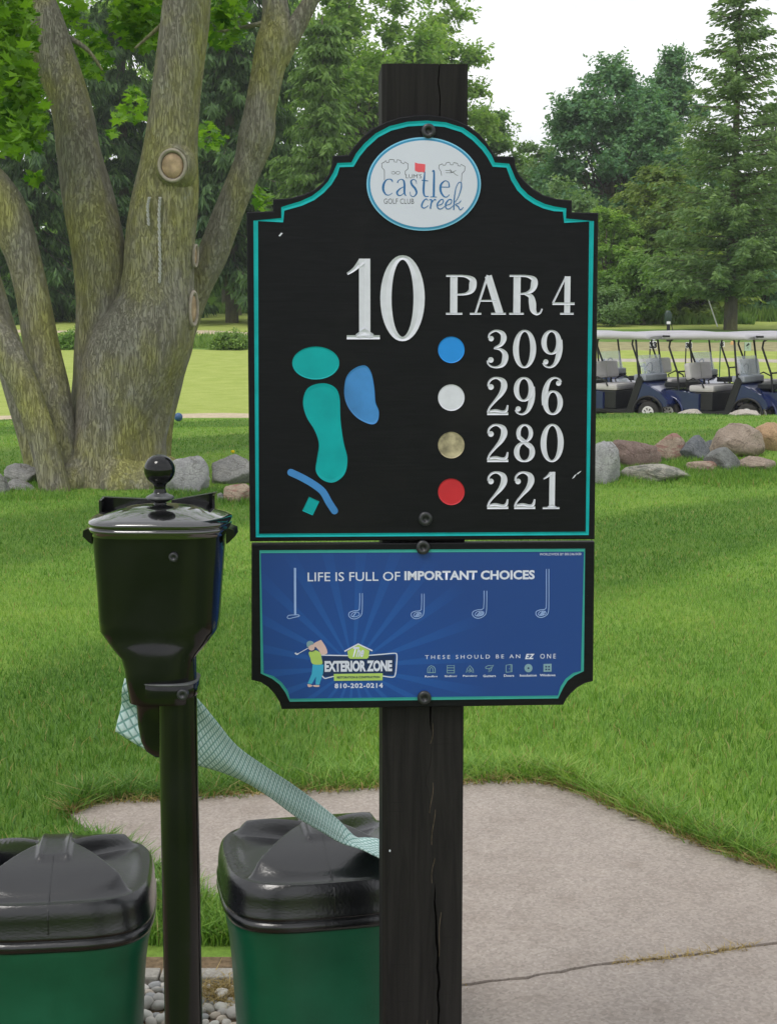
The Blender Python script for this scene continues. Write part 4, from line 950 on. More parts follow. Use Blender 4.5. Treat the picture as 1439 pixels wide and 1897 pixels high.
# ------------------------------------------------------------------ boulders
def rock_mat(name, a, b, sc_=3.0, vein=None, lich=.3):
    m = Mat(name); co = m.co(); n = m.noise(co, sc_*2, 7, .7, .6)
    c = m.mix(m.ramp(n, [(.35, (0, 0, 0)), (.65, (1, 1, 1))]), a, b)
    sp = m.noise(co, 60, 4, .85); c = m.mix(1.0, c, m.ramp(sp, [(.3, (.6, .6, .6)), (.7, (1.35, 1.35, 1.35))]), 'MULTIPLY')
    if vein:
        v = m.noise(m.co((2, 2, 9), rot=(.2, .5, 0)), 2.2, 5, .7, 1.5); c = m.mix(m.ramp(v, [(.48, (0, 0, 0)), (.56, (.8, .8, .8))]), c, vein)
    li = m.noise(co, 9, 5, .8); c = m.mix(m.ramp(li, [(.6, (0, 0, 0)), (.68, (lich,)*3)]), c, (.42, .43, .38))
    fl = m.noise(m.co((1, 1, 1.8), rot=(.5, .3, 0)), 2.3, 3, .5, 1.0); c = m.mix(1.0, c, m.ramp(fl, [(.485, (1, 1, 1)), (.5, (.62, .6, .58)), (.515, (1, 1, 1))]), 'MULTIPLY')
    m.col(c).set(.88, 0, .25); m.bump(m.mix(.5, n, sp), .8, .03); return m.m
RM = {'gran': rock_mat('granite', (.28, .28, .29), (.42, .42, .42), 4), 'grey': rock_mat('grey_rock', (.20, .20, .20), (.33, .325, .31)),
      'rbrown': rock_mat('red_brown_rock', (.17, .12, .105), (.27, .20, .175)), 'tan': rock_mat('tan_rock', (.32, .25, .19), (.42, .34, .27), 3, (.30, .15, .13)),
      'dark': rock_mat('slate_rock', (.12, .13, .145), (.20, .21, .22)), 'slate': rock_mat('dark_grey_rock', (.15, .155, .15), (.24, .245, .24)),
      'stripe': rock_mat('banded_rock', (.30, .29, .24), (.42, .40, .35), 3, (.13, .14, .12)), 'big': rock_mat('buff_rock', (.27, .215, .17), (.38, .31, .255)),
      'orange': rock_mat('orange_tan_rock', (.40, .26, .16), (.50, .34, .21)), 'pale': rock_mat('pale_rock', (.42, .38, .33), (.55, .50, .45))}
def rock(x0, x1, y0, y1, mt, lab, seed, Y=None, flat=5, tilt=0.0, amp=.3):
    cx = (x0+x1)/2
    if Y is None: b = G(cx, y1-2); Y = b.y+.12
    c = P(cx, (y0+y1)/2+1.5, Y); w = (x1-x0)/F*Y/2*1.27; h = (y1-y0)/F*Y/2*1.38
    mb = blob(seed, w, w*.75, h, 4, amp, 1.2, flat+4, .10)
    o = mb.build('boulder', RM[mt]); o.location = c + Vector((0, w*.35, 0)); o.rotation_euler = (0, tilt, 0)
    tag(o, lab, 'boulder', 'boulders along the lawn edge')
rock(0-20, 12, 882, 922, 'grey', 'small grey boulder cut by the left edge of the photo beside the maple', 1, None)
rock(8, 72, 868, 903, 'grey', 'rounded olive grey boulder just left of the maple trunk', 2)
rock(12, 60, 893, 916, 'grey', 'low flat grey boulder partly sunk in the grass left of the maple', 12, None, 6)
rock(308, 386, 855, 918, 'gran', 'pale grey cracked boulder behind the black knob of the ball washer', 3, None, 7)
rock(388, 470, 855, 902, 'grey', 'large grey boulder touching the left edge of the sign', 24, None, 5)
rock(414, 470, 898, 936, 'tan', 'small tan angular boulder below the large grey one left of the sign', 5, None, 7)
rock(396, 418, 915, 936, 'slate', 'little dark grey rock half hidden behind the ball washer lid', 6)
rock(1088, 1148, 831, 904, 'gran', 'tall speckled light grey granite boulder touching the right edge of the sign', 7, None, 4, 0, .2)
rock(1139, 1212, 821, 871, 'rbrown', 'smooth reddish brown boulder right of the granite one', 18, None, 4, .15, .2)
rock(1208, 1268, 812, 859, 'tan', 'pink and tan boulder between the reddish brown and the slate grey ones', 9, None, 5)
rock(1262, 1314, 817, 858, 'dark', 'angular slate grey boulder with a sharp point', 13, None, 9, .5)
rock(1298, 1336, 820, 842, 'dark', 'thin dark grey boulder behind the slate grey pair', 11, None, 7, .25)
rock(1312, 1374, 838, 879, 'slate', 'dark grey leaning boulder below the big buff one', 14, None, 8, .4)
rock(1165, 1280, 866, 897, 'stripe', 'long low banded boulder at the front of the row', 15, None, 5)
rock(1276, 1326, 856, 882, 'tan', 'small pinkish boulder set low under the slate grey one', 16, None, 7)
rock(1326, 1413, 797, 852, 'big', 'biggest buff coloured boulder of the right hand row', 17, None, 4, -.08, .2)
rock(1398, 1462, 792, 840, 'orange', 'smooth orange tan boulder at the right edge of the photo', 19, None, 3, 0, .15)
rock(1378, 1440, 847, 878, 'big', 'low pinkish grey angular boulder below the orange tan one', 20, None, 7)
rock(1256, 1296, 759, 778, 'pale', 'pale boulder in front of the second cart rear wheel', 21, 20.6)
rock(1360, 1406, 758, 778, 'pale', 'pale boulder in front of the second cart front wheel', 22, 20.4)
# grass tufts growing over the boulders' feet
for (x0, x1, yy, n) in ((1100, 1439, 885, 5200), (0, 110, 915, 2600), (300, 470, 925, 3200), (1140, 1439, 868, 3500), (1150, 1300, 845, 1600)):
    g0 = np.array([(G(x, yy+oy).x, G(x, yy+oy).y) for x in np.linspace(x0, x1, 25) for oy in (-8, 6)])
    i = rng.integers(0, len(g0), n); p = g0[i]+rng.normal(0, 1, (n, 2))*[.09, .16]
    field_blades('grass', p, .065, .009, M['grass'], 1, .5)

# ------------------------------------------------------------------ the many stemmed maple
def bark(name, base=(.215, .20, .155), hi=(.33, .315, .265), moss=(.24, .235, .06), mossy=.7, sc_=1.0):
    m = Mat(name); co = m.co((7*sc_, 7*sc_, 1.5*sc_)); n = m.noise(co, 1.6, 8, .62, .4)
    v = m.vor(m.co((16*sc_, 16*sc_, 3.2*sc_)), 1.6, 'DISTANCE_TO_EDGE')
    dn = m.noise(m.co(), 14*sc_, 5, .7); 
    r1 = m.noise(m.co((30*sc_, 30*sc_, 4.2*sc_)), 1.4, 7, .62, .8); r2 = m.noise(m.co((38*sc_, 38*sc_, 5*sc_)), 1.2, 7, .62, .5)
    rd = m.math('ABSOLUTE', m.math('SUBTRACT', r1, .5)); rdg = m.ramp(rd, [(.0, (.25, .25, .25)), (.05, (1, 1, 1))])
    c = m.mix(m.ramp(n, [(.28, (0, 0, 0)), (.74, (1, 1, 1))]), base, hi)
    mo = m.noise(m.co((1, 1, .6)), 1.5*sc_, 5, .65); c = m.mix(m.math('MULTIPLY', m.ramp(mo, [(.42, (0, 0, 0)), (.62, (1, 1, 1))]), mossy), c, m.mix(dn, moss, tuple(x*1.9 for x in moss)))
    li = m.noise(m.co(), 5*sc_, 6, .8); c = m.mix(m.ramp(li, [(.58, (0, 0, 0)), (.70, (.5, .5, .5))]), c, (.34, .35, .31))
    c = m.mix(.75, c, m.mix(1, c, m.ramp(rd, [(0, (.68, .66, .63)), (.03, (1.02, 1.02, 1.02))]), 'MULTIPLY')); c = m.mix(1, c, m.ramp(r2, [(.3, (.84, .84, .84)), (.7, (1.12, 1.12, 1.12))]), 'MULTIPLY')
    m.col(c).set(.95, 0, .12)
    h = m.math('ADD', m.math('ADD', m.math('MULTIPLY', rdg, .55), m.math('MULTIPLY', r2, .3)), m.math('ADD', m.math('MULTIPLY', n, .9), m.math('MULTIPLY', dn, .35)))
    m.bump(h, .8, .035); return m.m
M['bark'] = bark('maple_bark'); M['bark2'] = bark('far_bark', (.085, .08, .07), (.16, .15, .13), mossy=.3, sc_=.6)
M['cut'] = plain('cut_wood', (.40, .29, .19), .8, .2, .35, 14, .3); M['callus'] = plain('callus_bark', (.34, .30, .25), .85, .2, .2, 20, .3)
M['rope'] = plain('white_rope', (.40, .40, .38), .8, .2, .15, 120)
def limb(mb, st, Yd, n=26, rough=.05, seed=1, px_rad=True, z_extra=None):
    """st: (px, py, half width in px[, depth offset]); rings are displaced into ridged bark"""
    pts = [(*P(s[0], s[1], Yd+(s[3] if len(s) > 3 else 0)), s[2]/F*Yd) for s in st]
    c = catmull(pts, 9); rings = []; pu = None
    for i, q in enumerate(c):
        p = Vector(q[:3]); d = Vector(c[min(i+1, len(c)-1)][:3])-Vector(c[max(i-1, 0)][:3]); d.normalize()
        u = Vector((1, 0, 0)) - d*d.x; u.normalize(); w = d.cross(u); row = []
        for k in range(n):
            t = 2*math.pi*k/n; r = q[3]*(1+rough*mnoise.noise(Vector((math.cos(t)*1.6+seed, math.sin(t)*1.6, p.z*1.1)))*1.6+rough*.55*mnoise.noise(Vector((math.cos(t)*6+seed, math.sin(t)*6, p.z*1.7))))
            row.append(p+(u*math.cos(t)+w*math.sin(t))*r)
        rings.append(row)
    ring_loft(mb, rings)
TYD = 14.4
tb = G(215, 905); tree = empty('maple_tree', (tb.x, TYD, 0), 'big mossy maple with several thick leaning stems on the left lawn', 'tree')
off = (tb.x, TYD, 0)
def stem(st, dy=0, rough=.05, seed=1, n=30, name='trunk', parent=None):
    mb = MB(); limb(mb, st, TYD+dy, n, rough, seed); return mb.build(name, M['bark'], parent or tree, off)
main = stem([(222, 960, 135), (218, 905, 112), (214, 872, 101), (216, 820, 93), (226, 760, 91), (240, 700, 92), (256, 650, 90), (272, 612, 84), (285, 570, 74), (291, 520, 66), (295, 470, 63), (300, 420, 61), (306, 370, 58), (312, 322, 54), (316, 280, 50), (321, 230, 47), (328, 160, 45), (337, 90, 43), (346, 20, 42), (352, -60, 40), (356, -200, 36), (350, -420, 30), (340, -700, 20)], .05, .07, 2, 56)
mleft = stem([(165, 960, 70, .1), (160, 900, 62, .1), (158, 840, 55, .1), (168, 780, 44, .05), (178, 720, 42, 0), (186, 660, 46, 0), (190, 600, 47, 0), (190, 540, 48, 0), (184, 470, 49, 0), (170, 400, 48, .05), (158, 340, 45, .1), (146, 280, 40, .1), (132, 200, 37, .15), (98, 100, 38, .2), (76, 40, 40, .2), (50, -30, 41, .25), (10, -200, 38, .3), (-60, -500, 26, .5)], .12, .06, 9, 40)
mright = stem([(280, 860, 36, .3), (288, 780, 34, .3), (306, 710, 32, .3), (327, 650, 26, .3), (346, 590, 25, .28), (367, 530, 26, .28), (394, 470, 29, .28), (416, 410, 28, .28), (440, 350, 27, .28), (461, 300, 28, .3), (475, 252, 34, .3), (483, 200, 29, .3), (497, 130, 30, .32), (508, 80, 33, .33), (512, 40, 27, .35), (510, -20, 22, .38), (516, -150, 24, .45), (500, -420, 16, .6)], .3, .05, 15, 32)
stem([(512, 110, 24, .33), (535, 70, 20, .35), (556, 35, 17, .37), (576, 0, 14, .38), (592, -30, 14, .4), (610, -120, 18, .5), (660, -300, 13, .7)], .3, .05, 19, 24, 'limb')
stem([(130, 960, 40, -.1), (118, 900, 36, -.1), (108, 850, 36, -.1), (100, 790, 37, -.08), (96, 730, 34, -.05), (80, 655, 34, 0), (63, 560, 31, 0), (47, 490, 31, 0), (28, 430, 36, 0), (12, 380, 34, 0), (-5, 350, 30, 0), (-40, 300, 26, .1), (-120, 150, 22, .3)], -.15, .06, 23, 34)
stem([(108, 930, 30, -.3), (92, 860, 26, -.3), (76, 800, 26, -.3), (52, 730, 26, -.3), (24, 670, 28, -.28), (-8, 620, 30, -.25), (-50, 560, 30, -.2), (-120, 440, 28, 0)], -.3, .05, 29, 28)
stem([(80, 900, 26, .4), (60, 800, 28, .5), (30, 690, 30, .5), (2, 600, 26, .55), (-30, 500, 26, .6), (-80, 380, 24, .7)], .5, .05, 31, 24)
# root flare
for a_, b_, r_, sd_ in (((150, 868), (105, 930), 34, 3), ((300, 868), (335, 918), 30, 4), ((230, 880), (225, 950), 50, 5), ((260, 885), (275, 940), 40, 8)):
    stem([(a_[0], a_[1], r_, -.15), ((a_[0]+b_[0])/2, (a_[1]+b_[1])/2, r_*.9, -.3), (b_[0], b_[1], r_*.35, -.4)], -.1, .08, sd_, 20, 'root')
# pruning scars
def scar(px, py, rx, ry, Yd, ang=0.0, yaw=0.0, nm='pruning_scar'):
    c = P(px, py, Yd); s = Yd/F; rot = Matrix.Rotation(yaw, 3, 'Z') @ Matrix.Rotation(ang, 3, 'Y')
    def rg(k, d, dz=0): return [c+rot @ Vector((rx*s*k*math.cos(t), d, ry*s*k*math.sin(t)+dz)) for t in np.linspace(0, 2*math.pi, 29)[:-1]]
    mb = MB(); ring_loft(mb, [rg(1.55, .16), rg(1.32, .06), rg(1.12, .005), rg(1.0, -.012), rg(.95, .02)]); mb.build('branch_collar', M['bark'], tree, off)
    mb = MB(); ring_loft(mb, [rg(1.0, .03), rg(.99, -.028), rg(.93, -.037), rg(.84, -.037), rg(.76, -.012), rg(.7, .02)]); o = mb.build(nm, M['callus'], tree, off)
    mb = MB(); ring_loft(mb, [rg(.74, .02), rg(.70, -.018), rg(.3, -.024), rg(.05, -.02)]); w = mb.build('cut_face', M['cut'], o, (0, 0, 0)); 
    for v in w.data.vertices: v.co = v.co - Vector(off)
scar(320, 307, 27, 31, TYD-.245); scar(14, 398, 18, 21, TYD-.22, 0, -.3); scar(356, 572, 13, 34, TYD-.05, .05, 1.05); scar(359, 474, 8, 22, TYD+.0, .1, 1.1)
# ropes hanging down the middle stem
for (pts, lab) in (([(297, 366), (295, 400), (296, 450), (297, 490), (296, 524)], 'longer white twisted rope hanging down the middle stem of the maple'), ([(277, 366), (274, 385), (276, 418)], 'short frayed white rope end on the left of the long rope')):
    cc = [P(x, y, TYD-.30+(524-y)*.0002) for x, y in pts]; cc = [Vector(q) for q in catmull([tuple(c) for c in cc], 12)]; mb = MB(); o = cc[0]
    for ph in (0, math.pi):
        h = []
        for i, c in enumerate(cc): t = i*1.15+ph; h.append(c-o+Vector((.008*math.cos(t), .008*math.sin(t), 0)))
        tube(mb, h, .0085, 6)
    ob = mb.build('rope', M['rope']); ob.location = o; tag(ob, lab, 'rope')

# maple leaves: the nearest as single leaves, the rest of the canopy massed
def leafshape():
    ang = [-90, -62, -35, -12, 8, 28, 48, 68, 90]; rad_ = [.25, .62, .40, .80, .48, .95, .55, .62, 1.0]
    r = [(math.cos(R(a))*q, math.sin(R(a))*q) for a, q in zip(ang, rad_)]; l = [(-x, y) for x, y in r[1:-1][::-1]]
    return np.array(r+l)
LS = leafshape(); M['leaf'] = foliage('maple_leaf', (.04, .13, .012), (.21, .37, .035), .48, 1.8, .5)
nl = len(LS); leaf_me = []
for i in range(4):
    z = .25*np.abs(LS[:, 0])+.1*rng.normal(0, .3, nl); me = bpy.data.meshes.new('leaf'); me.from_pydata([(x*.075, y*.075, zz2*.075) for (x, y), zz2 in zip(LS, z)]+[(0, 0, 0)], [], [(k, (k+1) % nl, nl) for k in range(nl)]); me.materials.append(M['leaf']); leaf_me.append(me)
def leaf_mass(name, C, size, mat, parent, off_, droop=.5):
    n = len(C); a = rng.uniform(0, 2*np.pi, n); b = rng.normal(droop, .5, n); g = rng.uniform(0, 2*np.pi, n); s = size*rng.uniform(.55, 1.35, n)
    P2 = np.concatenate([LS, [[0, 0]]]); X = P2[:, 0][None]*s[:, None]; Yv = P2[:, 1][None]*s[:, None]; Zv = np.abs(X)*.3
    X1 = X*np.cos(g)[:, None]-Yv*np.sin(g)[:, None]; Y1 = X*np.sin(g)[:, None]+Yv*np.cos(g)[:, None]
    Y2 = Y1*np.cos(b)[:, None]-Zv*np.sin(b)[:, None]; Z2 = Y1*np.sin(b)[:, None]+Zv*np.cos(b)[:, None]
    X3 = X1*np.cos(a)[:, None]-Y2*np.sin(a)[:, None]; Y3 = X1*np.sin(a)[:, None]+Y2*np.cos(a)[:, None]
    V = np.stack([X3, Y3, Z2], -1)+(C-np.array(off_))[:, None, :]; k = nl+1
    tri = np.array([(i, (i+1) % nl, nl) for i in range(nl)]); Fc = (np.arange(n)[:, None, None]*k+tri[None]).reshape(-1, 3)
    o = link(name, mesh_np(name, V.reshape(-1, 3), Fc, mat, False, 3), parent); return o
def clusters(lst):
    out = []
    for px, py, rx, ry, Yd, n in lst:
        for _ in range(n):
            t = rng.uniform(0, 2*math.pi); r = math.sqrt(rng.random()); out.append(tuple(P(px+rx*r*math.cos(t), py+ry*r*math.sin(t), Yd+rng.normal(0, .35))))
    return np.array(out)
near = clusters([(15, 60, 45, 90, 13.2, 90), (45, 150, 22, 45, 13.4, 34), (30, 210, 60, 50, 13.2, 62), (15, 255, 35, 35, 13.0, 36), (60, 215, 25, 20, 13.4, 20), (275, 60, 45, 45, 15.6, 70), (230, 20, 50, 35, 15.8, 60), (165, 95, 35, 40, 15.8, 46), (420, 45, 38, 45, 15.6, 50), (285, 20, 25, 30, 15.2, 20)])
for i, c in enumerate(near[:296]):
    o = link('leaf', leaf_me[i % 4], tree); o.location = Vector(c)-Vector(off); s = rng.uniform(.75, 1.35); o.scale = (s, s, s); o.rotation_euler = (rng.normal(.5, .5), rng.normal(0, .4), rng.uniform(0, 6.28))
mass = clusters([(15, 60, 55, 90, 13.6, 420), (10, 170, 70, 60, 13.5, 260), (40, 230, 50, 45, 13.5, 160), (30, 275, 40, 20, 13.5, 50), (265, 30, 60, 60, 15.9, 380), (165, 100, 40, 45, 16.2, 170), (420, 40, 40, 50, 16, 200), (100, 20, 60, 50, 16, 160), (252, 195, 22, 34, 19, 60), (222, 215, 14, 16, 19, 20), (212, 245, 8, 10, 18, 9), (395, 255, 30, 22, 19, 60), (385, 232, 10, 12, 18, 12), (486, 368, 16, 24, 18, 34), (60, 330, 18, 12, 15, 12)])
up = []
for _ in range(60):
    c = np.array([rng.normal(-2.6, 2.4), rng.normal(14.6, 2.2), rng.uniform(5.3, 9.5)]); up.append(c+rng.normal(0, 1, (90, 3))*[.5, .5, .28])
up = np.concatenate(up); up = up[up[:, 2] > 1.6+up[:, 1]*.215]
o = leaf_mass('foliage', np.concatenate([mass, up]), .085, M['leaf'], tree, off); o['kind'] = 'stuff'
for st in ([(0, 60, 5), (30, 130, 4), (70, 215, 2)], [(-20, 200, 5), (20, 225, 4), (60, 240, 2)], [(330, 20, 7), (290, 55, 4), (250, 90, 2)], [(110, 60, 6), (160, 90, 4), (190, 130, 2)], [(500, 40, 6, 1.0), (455, 50, 4, 1.0), (400, 60, 2, 1.0)]): stem(st, .4, .03, 5, 8, 'twig')
# blue tee ball seen past the trunk
c = P(331, 775, 15.6); c.z = max(c.z, .05); mb = MB(); lathe(mb, (0, 0, 0), [(.052*math.sin(t), -.052*math.cos(t)) for t in np.linspace(.02, math.pi-.02, 14)], 20)
bl_p = G(331, 781); r_ = 8/F*bl_p.y; ob = MB(); lathe(ob, (0, 0, r_), [(r_*math.sin(t), -r_*math.cos(t)) for t in np.linspace(.02, math.pi-.02, 14)], 20); ob = ob.build('tee_marker', plain('blue_marker', (.03, .09, .22), .5)); ob.location = bl_p; tag(ob, 'dark blue round tee marker on the path edge just right of the maple trunk', 'tee marker')

# ------------------------------------------------------------------ trees beyond the fairway
def leaf_quads(C, size, flat=.5, N=None):
    n = len(C); nrm = rng.normal(0, 1, (n, 3)); nrm[:, 2] = np.abs(nrm[:, 2])+flat
    if N is not None: nrm = nrm*.7+N
    nrm /= np.linalg.norm(nrm, axis=1, keepdims=True); t = np.cross(nrm, rng.normal(0, 1, (n, 3))); t /= np.linalg.norm(t, axis=1, keepdims=True); b = np.cross(nrm, t)
    s = (size*rng.uniform(.6, 1.3, n))[:, None]
    return np.stack([C-t*s, C-b*s*.5, C+t*s, C+b*s*.5], 1).reshape(-1, 3)
def add_quads(name, V, mat, parent, off_):
    V = V-np.array(off_); n = len(V)//4; return link(name, mesh_np(name, V, np.arange(4*n).reshape(-1, 4), mat), parent)
def broadleaf(name, px, base_py, top_py, half_px, Y, mat, lab, seed, n=26000, leaf=.16, bark_='bark2', lean=0, base_frac=.12, cl=60, group='trees beyond the fairway', cat='tree', clump=.15, trunk=True, lift=0):
    n = int(n*2.1); leaf = leaf*.62; r2 = np.random.default_rng(seed); g = P(px, base_py, Y); gz = float(H(g.x, Y)); top = P(px, top_py, Y).z; Hh = top-gz; Wd = half_px/F*Y
    root = empty(name, (g.x, Y, gz), lab, cat, group); of = (g.x, Y, gz)
    z0 = gz+Hh*base_frac
    # lobes on an egg shaped crown; leaves lie in shells round the lobes, so gaps and shade come from the shape
    cs_ = []
    while len(cs_) < cl:
        u = r2.uniform(-1, 1, 3); q = np.linalg.norm(u)
        if q > 1 or q < .25: continue
        zf = (u[2]+1)/2; wk = math.sin(math.pi*min(1, max(.05, zf**.8)))**.5
        cs_.append((g.x+lean*zf+u[0]*Wd*wk*.92, Y+u[1]*Wd*wk*.8, z0+zf*(top-z0)*.96))
    cs_ = np.array(cs_); m = n//cl; V = []
    for c in cs_:
        rr = max(.3, Wd*r2.uniform(clump, clump*2.1)); K_ = 26; mid = np.array([g.x+lean*.5, Y, z0+(top-z0)*.45])
        o_ = (c-mid)/(np.linalg.norm(c-mid)+1e-6); d = r2.normal(0, 1, (K_, 3))+o_*.7+np.array([0, 0, .35]); d /= np.linalg.norm(d, axis=1, keepdims=True)
        ln_ = rr*r2.uniform(.5, 1.5, (K_, 1)); j = r2.integers(0, K_, m); s_ = r2.random((m, 1))**.65
        pos = c+d[j]*ln_[j]*s_*np.array([1.15, 1.15, .85])+r2.normal(0, 1, (m, 3))*rr*.13; V.append(leaf_quads(pos, leaf, .35, d[j]*.3))
    c = add_quads('crown', np.concatenate(V), mat, root, of); c['kind'] = 'stuff'
    if trunk:
        mb = MB(); tr_ = max(.1, Wd*.05); tp = [(g.x, Y, gz-.3), (g.x+lean*.1, Y, gz+Hh*.15), (g.x+lean*.3, Y, gz+Hh*.4), (g.x+lean*.7, Y, gz+Hh*.8)]
        tube(mb, tp, [tr_*1.3, tr_, tr_*.7, tr_*.2], 9)
        mb.build('trunk', M[bark_], root, of)
        mb = MB()
        for c in cs_[::3]:
            s = Vector((g.x+lean*.3, Y, gz+Hh*(.15+.4*r2.random()))); e = Vector(c); mdl = s.lerp(e, .5)+Vector((0, 0, -.06*Hh*r2.random())); tube(mb, [s, mdl, e], [tr_*.35, tr_*.22, tr_*.06], 5, False)
        mb.build('limbs', M[bark_], root, of)['kind'] = 'stuff'
    return root
def conifer(name, px, base_py, top_py, half_px, Y, mat, lab, seed, lv=30, nb=9, droop=.35, spray=.55, hang=.8, gap=0.0, base_frac=.06, trunk_px=12, sparse_top=0, group='trees beyond the fairway', per=9, up=.0, wq=.16):
    r2 = np.random.default_rng(seed); g = P(px, base_py, Y); gz = float(H(g.x, Y)); top = P(px, top_py, Y).z; Hh = top-gz; Wd = half_px/F*Y
    root = empty(name, (g.x, Y, gz), lab, 'tree', group); of = (g.x, Y, gz); tr_ = trunk_px/F*Y/2
    mb = MB(); tube(mb, [(g.x, Y, gz-.3), (g.x, Y, gz+Hh*.1), (g.x, Y, gz+Hh*.5), (g.x, Y, gz+Hh)], [tr_*1.15, tr_, tr_*.6, .03], 10); mb.build('trunk', M['bark2'], root, of)
    Cq, Tq, Bq = [], [], []; bm_ = MB()
    for i in range(lv):
        t = (i+r2.uniform(-.3, .3))/lv; t = max(0, t); z = gz+Hh*(base_frac+(1-base_frac)*t)
        for j in range(nb):
            if r2.random() < gap+(sparse_top*t): continue
            az = r2.uniform(0, 2*np.pi); Lb = Wd*((1-t)**.75)*r2.uniform(.65, 1.12)+.15
            d = np.array([math.cos(az), math.sin(az), 0]); sag = droop*r2.uniform(.6, 1.3)
            K_ = max(3, int(Lb/ .42)); s = np.linspace(.12, 1, K_); P_ = np.array([g.x, Y, z])+d*(s*Lb)[:, None]+np.array([0, 0, 1])*((up*s-sag*s+.32*sag*s**3)*Lb)[:, None]
            if j % 2 == 0: tube(bm_, [tuple(q) for q in P_[::max(1, K_//4)]]+[tuple(P_[-1])], [tr_*.16*(1-k*.2) if tr_*.16*(1-k*.2) > .01 else .01 for k in range(len(P_[::max(1, K_//4)])+1)], 4, False)
            side = np.array([-d[1], d[0], 0])
            for q, ss in zip(P_, s):
                m = (per if math.sin(az) < .35 else max(3, per//3)) if z < 19.5 else 2; q0 = q+side*r2.normal(0, spray*.55*(1.15-ss), (m, 1))+d*r2.normal(0, .2, (m, 1))+np.array([0, 0, 1])*r2.normal(0, .07, (m, 1))
                dirv = d*r2.uniform(.1, .9, (m, 1))+side*r2.normal(0, .6, (m, 1))+np.array([0, 0, -1])*(hang*r2.uniform(.3, 1.5, (m, 1)))
                dirv /= np.linalg.norm(dirv, axis=1, keepdims=True); Cq.append(q0); Tq.append(dirv*(spray*r2.uniform(.45, 1.1, (m, 1))))
    C = np.concatenate(Cq); T = np.concatenate(Tq); n = len(C); b = np.cross(T, rng.normal(0, 1, (n, 3))); b /= np.linalg.norm(b, axis=1, keepdims=True)+1e-9; b *= (wq*rng.uniform(.6, 1.2, n))[:, None]*spray
    V = np.stack([C, C+T*.45+b, C+T, C+T*.45-b], 1).reshape(-1, 3)
    add_quads('crown', V, mat, root, of)['kind'] = 'stuff'; bm_.build('branches', M['bark2'], root, of)['kind'] = 'stuff'
    return n
FO = {'spruce': foliage('spruce_needles', (.026, .07, .024), (.13, .23, .075), .35, .5), 'spruce2': foliage('spruce_needles_mid_green', (.07, .15, .035), (.19, .31, .08), .4, .5),  # second spruce has its own lighter, yellower green needles
      'deep': foliage('deep_green_leaves', (.065, .185, .085), (.19, .34, .16), .4, .35), 'mid': foliage('mid_green_leaves', (.10, .22, .045), (.24, .38, .10), .45, .4),
      'bright': foliage('bright_green_leaves', (.16, .31, .05), (.34, .48, .14), .55, .5), 'olive': foliage('olive_conifer', (.09, .16, .035), (.25, .33, .08), .4, .4),
      'open': foliage('open_conifer', (.08, .16, .06), (.23, .34, .13), .4, .4), 'sage': foliage('pale_sage_leaves', (.12, .23, .09), (.26, .38, .17), .4, .4), 'meadow': foliage('meadow', (.11, .22, .045), (.25, .36, .10), .4, .3)}
# spruces behind the maple
conifer('spruce_tree', 70, 580, -700, 190, 72, FO['spruce'], 'dark drooping spruce behind the leftmost maple stems', 1, 38, 11, .5, .62, 1.5, 0, .02, 20, per=30, wq=.11)
conifer('spruce_tree', 235, 580, -760, 150, 78, FO['spruce'], 'dark drooping spruce between the left and middle maple stems', 2, 38, 11, .5, .62, 1.5, 0.05, .03, 20, per=30, wq=.11)
conifer('spruce_tree', 430, 580, -640, 175, 70, FO['spruce'], 'dark drooping spruce behind the right maple stem with its trunk showing', 3, 38, 11, .5, .62, 1.5, 0.08, .10, 22, per=30, wq=.11)
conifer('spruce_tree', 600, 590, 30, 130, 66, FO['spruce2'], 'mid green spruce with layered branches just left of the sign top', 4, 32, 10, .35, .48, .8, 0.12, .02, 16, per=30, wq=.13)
conifer('spruce_tree', -90, 585, -600, 170, 80, FO['spruce'], 'dark spruce at the left edge of the photo', 5, 28, 9, .5, .7, 1.5, 0, .02, 20, per=16, wq=.11)
broadleaf('broadleaf_tree', 250, 585, -60, 170, 95, FO['bright'], 'bright green tree glimpsed through the spruces behind the maple', 6, 17000, .30, cl=70)
broadleaf('broadleaf_tree', 420, 585, -40, 150, 96, FO['bright'], 'light green tree glimpsed between the middle and right maple stems', 7, 15000, .30, cl=64)
broadleaf('broadleaf_tree', 650, 590, -170, 190, 88, FO['bright'], 'tall airy light green tree rising behind the sign post top on the left', 8, 26000, .30, cl=120, clump=.13)
broadleaf('broadleaf_tree', 810, 590, -60, 110, 92, FO['bright'], 'narrow light green tree right above the post top', 9, 13000, .26, cl=64, clump=.15)
broadleaf('broadleaf_tree', 900, 590, 150, 100, 100, FO['mid'], 'loose mid green tree just right of the sign arch', 10, 14000, .24, cl=50, clump=.16)
broadleaf('broadleaf_tree', 985, 590, 240, 70, 90, FO['sage'], 'pale green narrow tree between the sign shoulder and the dark round tree', 11, 9000, .22, cl=44)
broadleaf('broadleaf_tree', 1130, 590, 96, 150, 84, FO['deep'], 'big rounded dark green tree with dense crown right of the sign', 12, 52000, .21, cl=190, base_frac=.06, clump=.12)
broadleaf('broadleaf_tree', 1235, 590, 88, 100, 92, FO['deep'], 'dark green crown behind the round tree, left of the tall conifer', 13, 22000, .22, cl=90, clump=.13)
broadleaf('broadleaf_tree', 1040, 585, 330, 90, 72, FO['sage'], 'soft pale green bushy tree low behind the right shoulder of the sign', 14, 9000, .17)
conifer('conifer_tree', 1352, 608, -30, 165, 57, FO['open'], 'tall open conifer with bare grey trunk standing beyond the carts', 15, 46, 9, .18, .32, .25, .08, .10, 23, .50, per=30, up=.22, wq=.15)
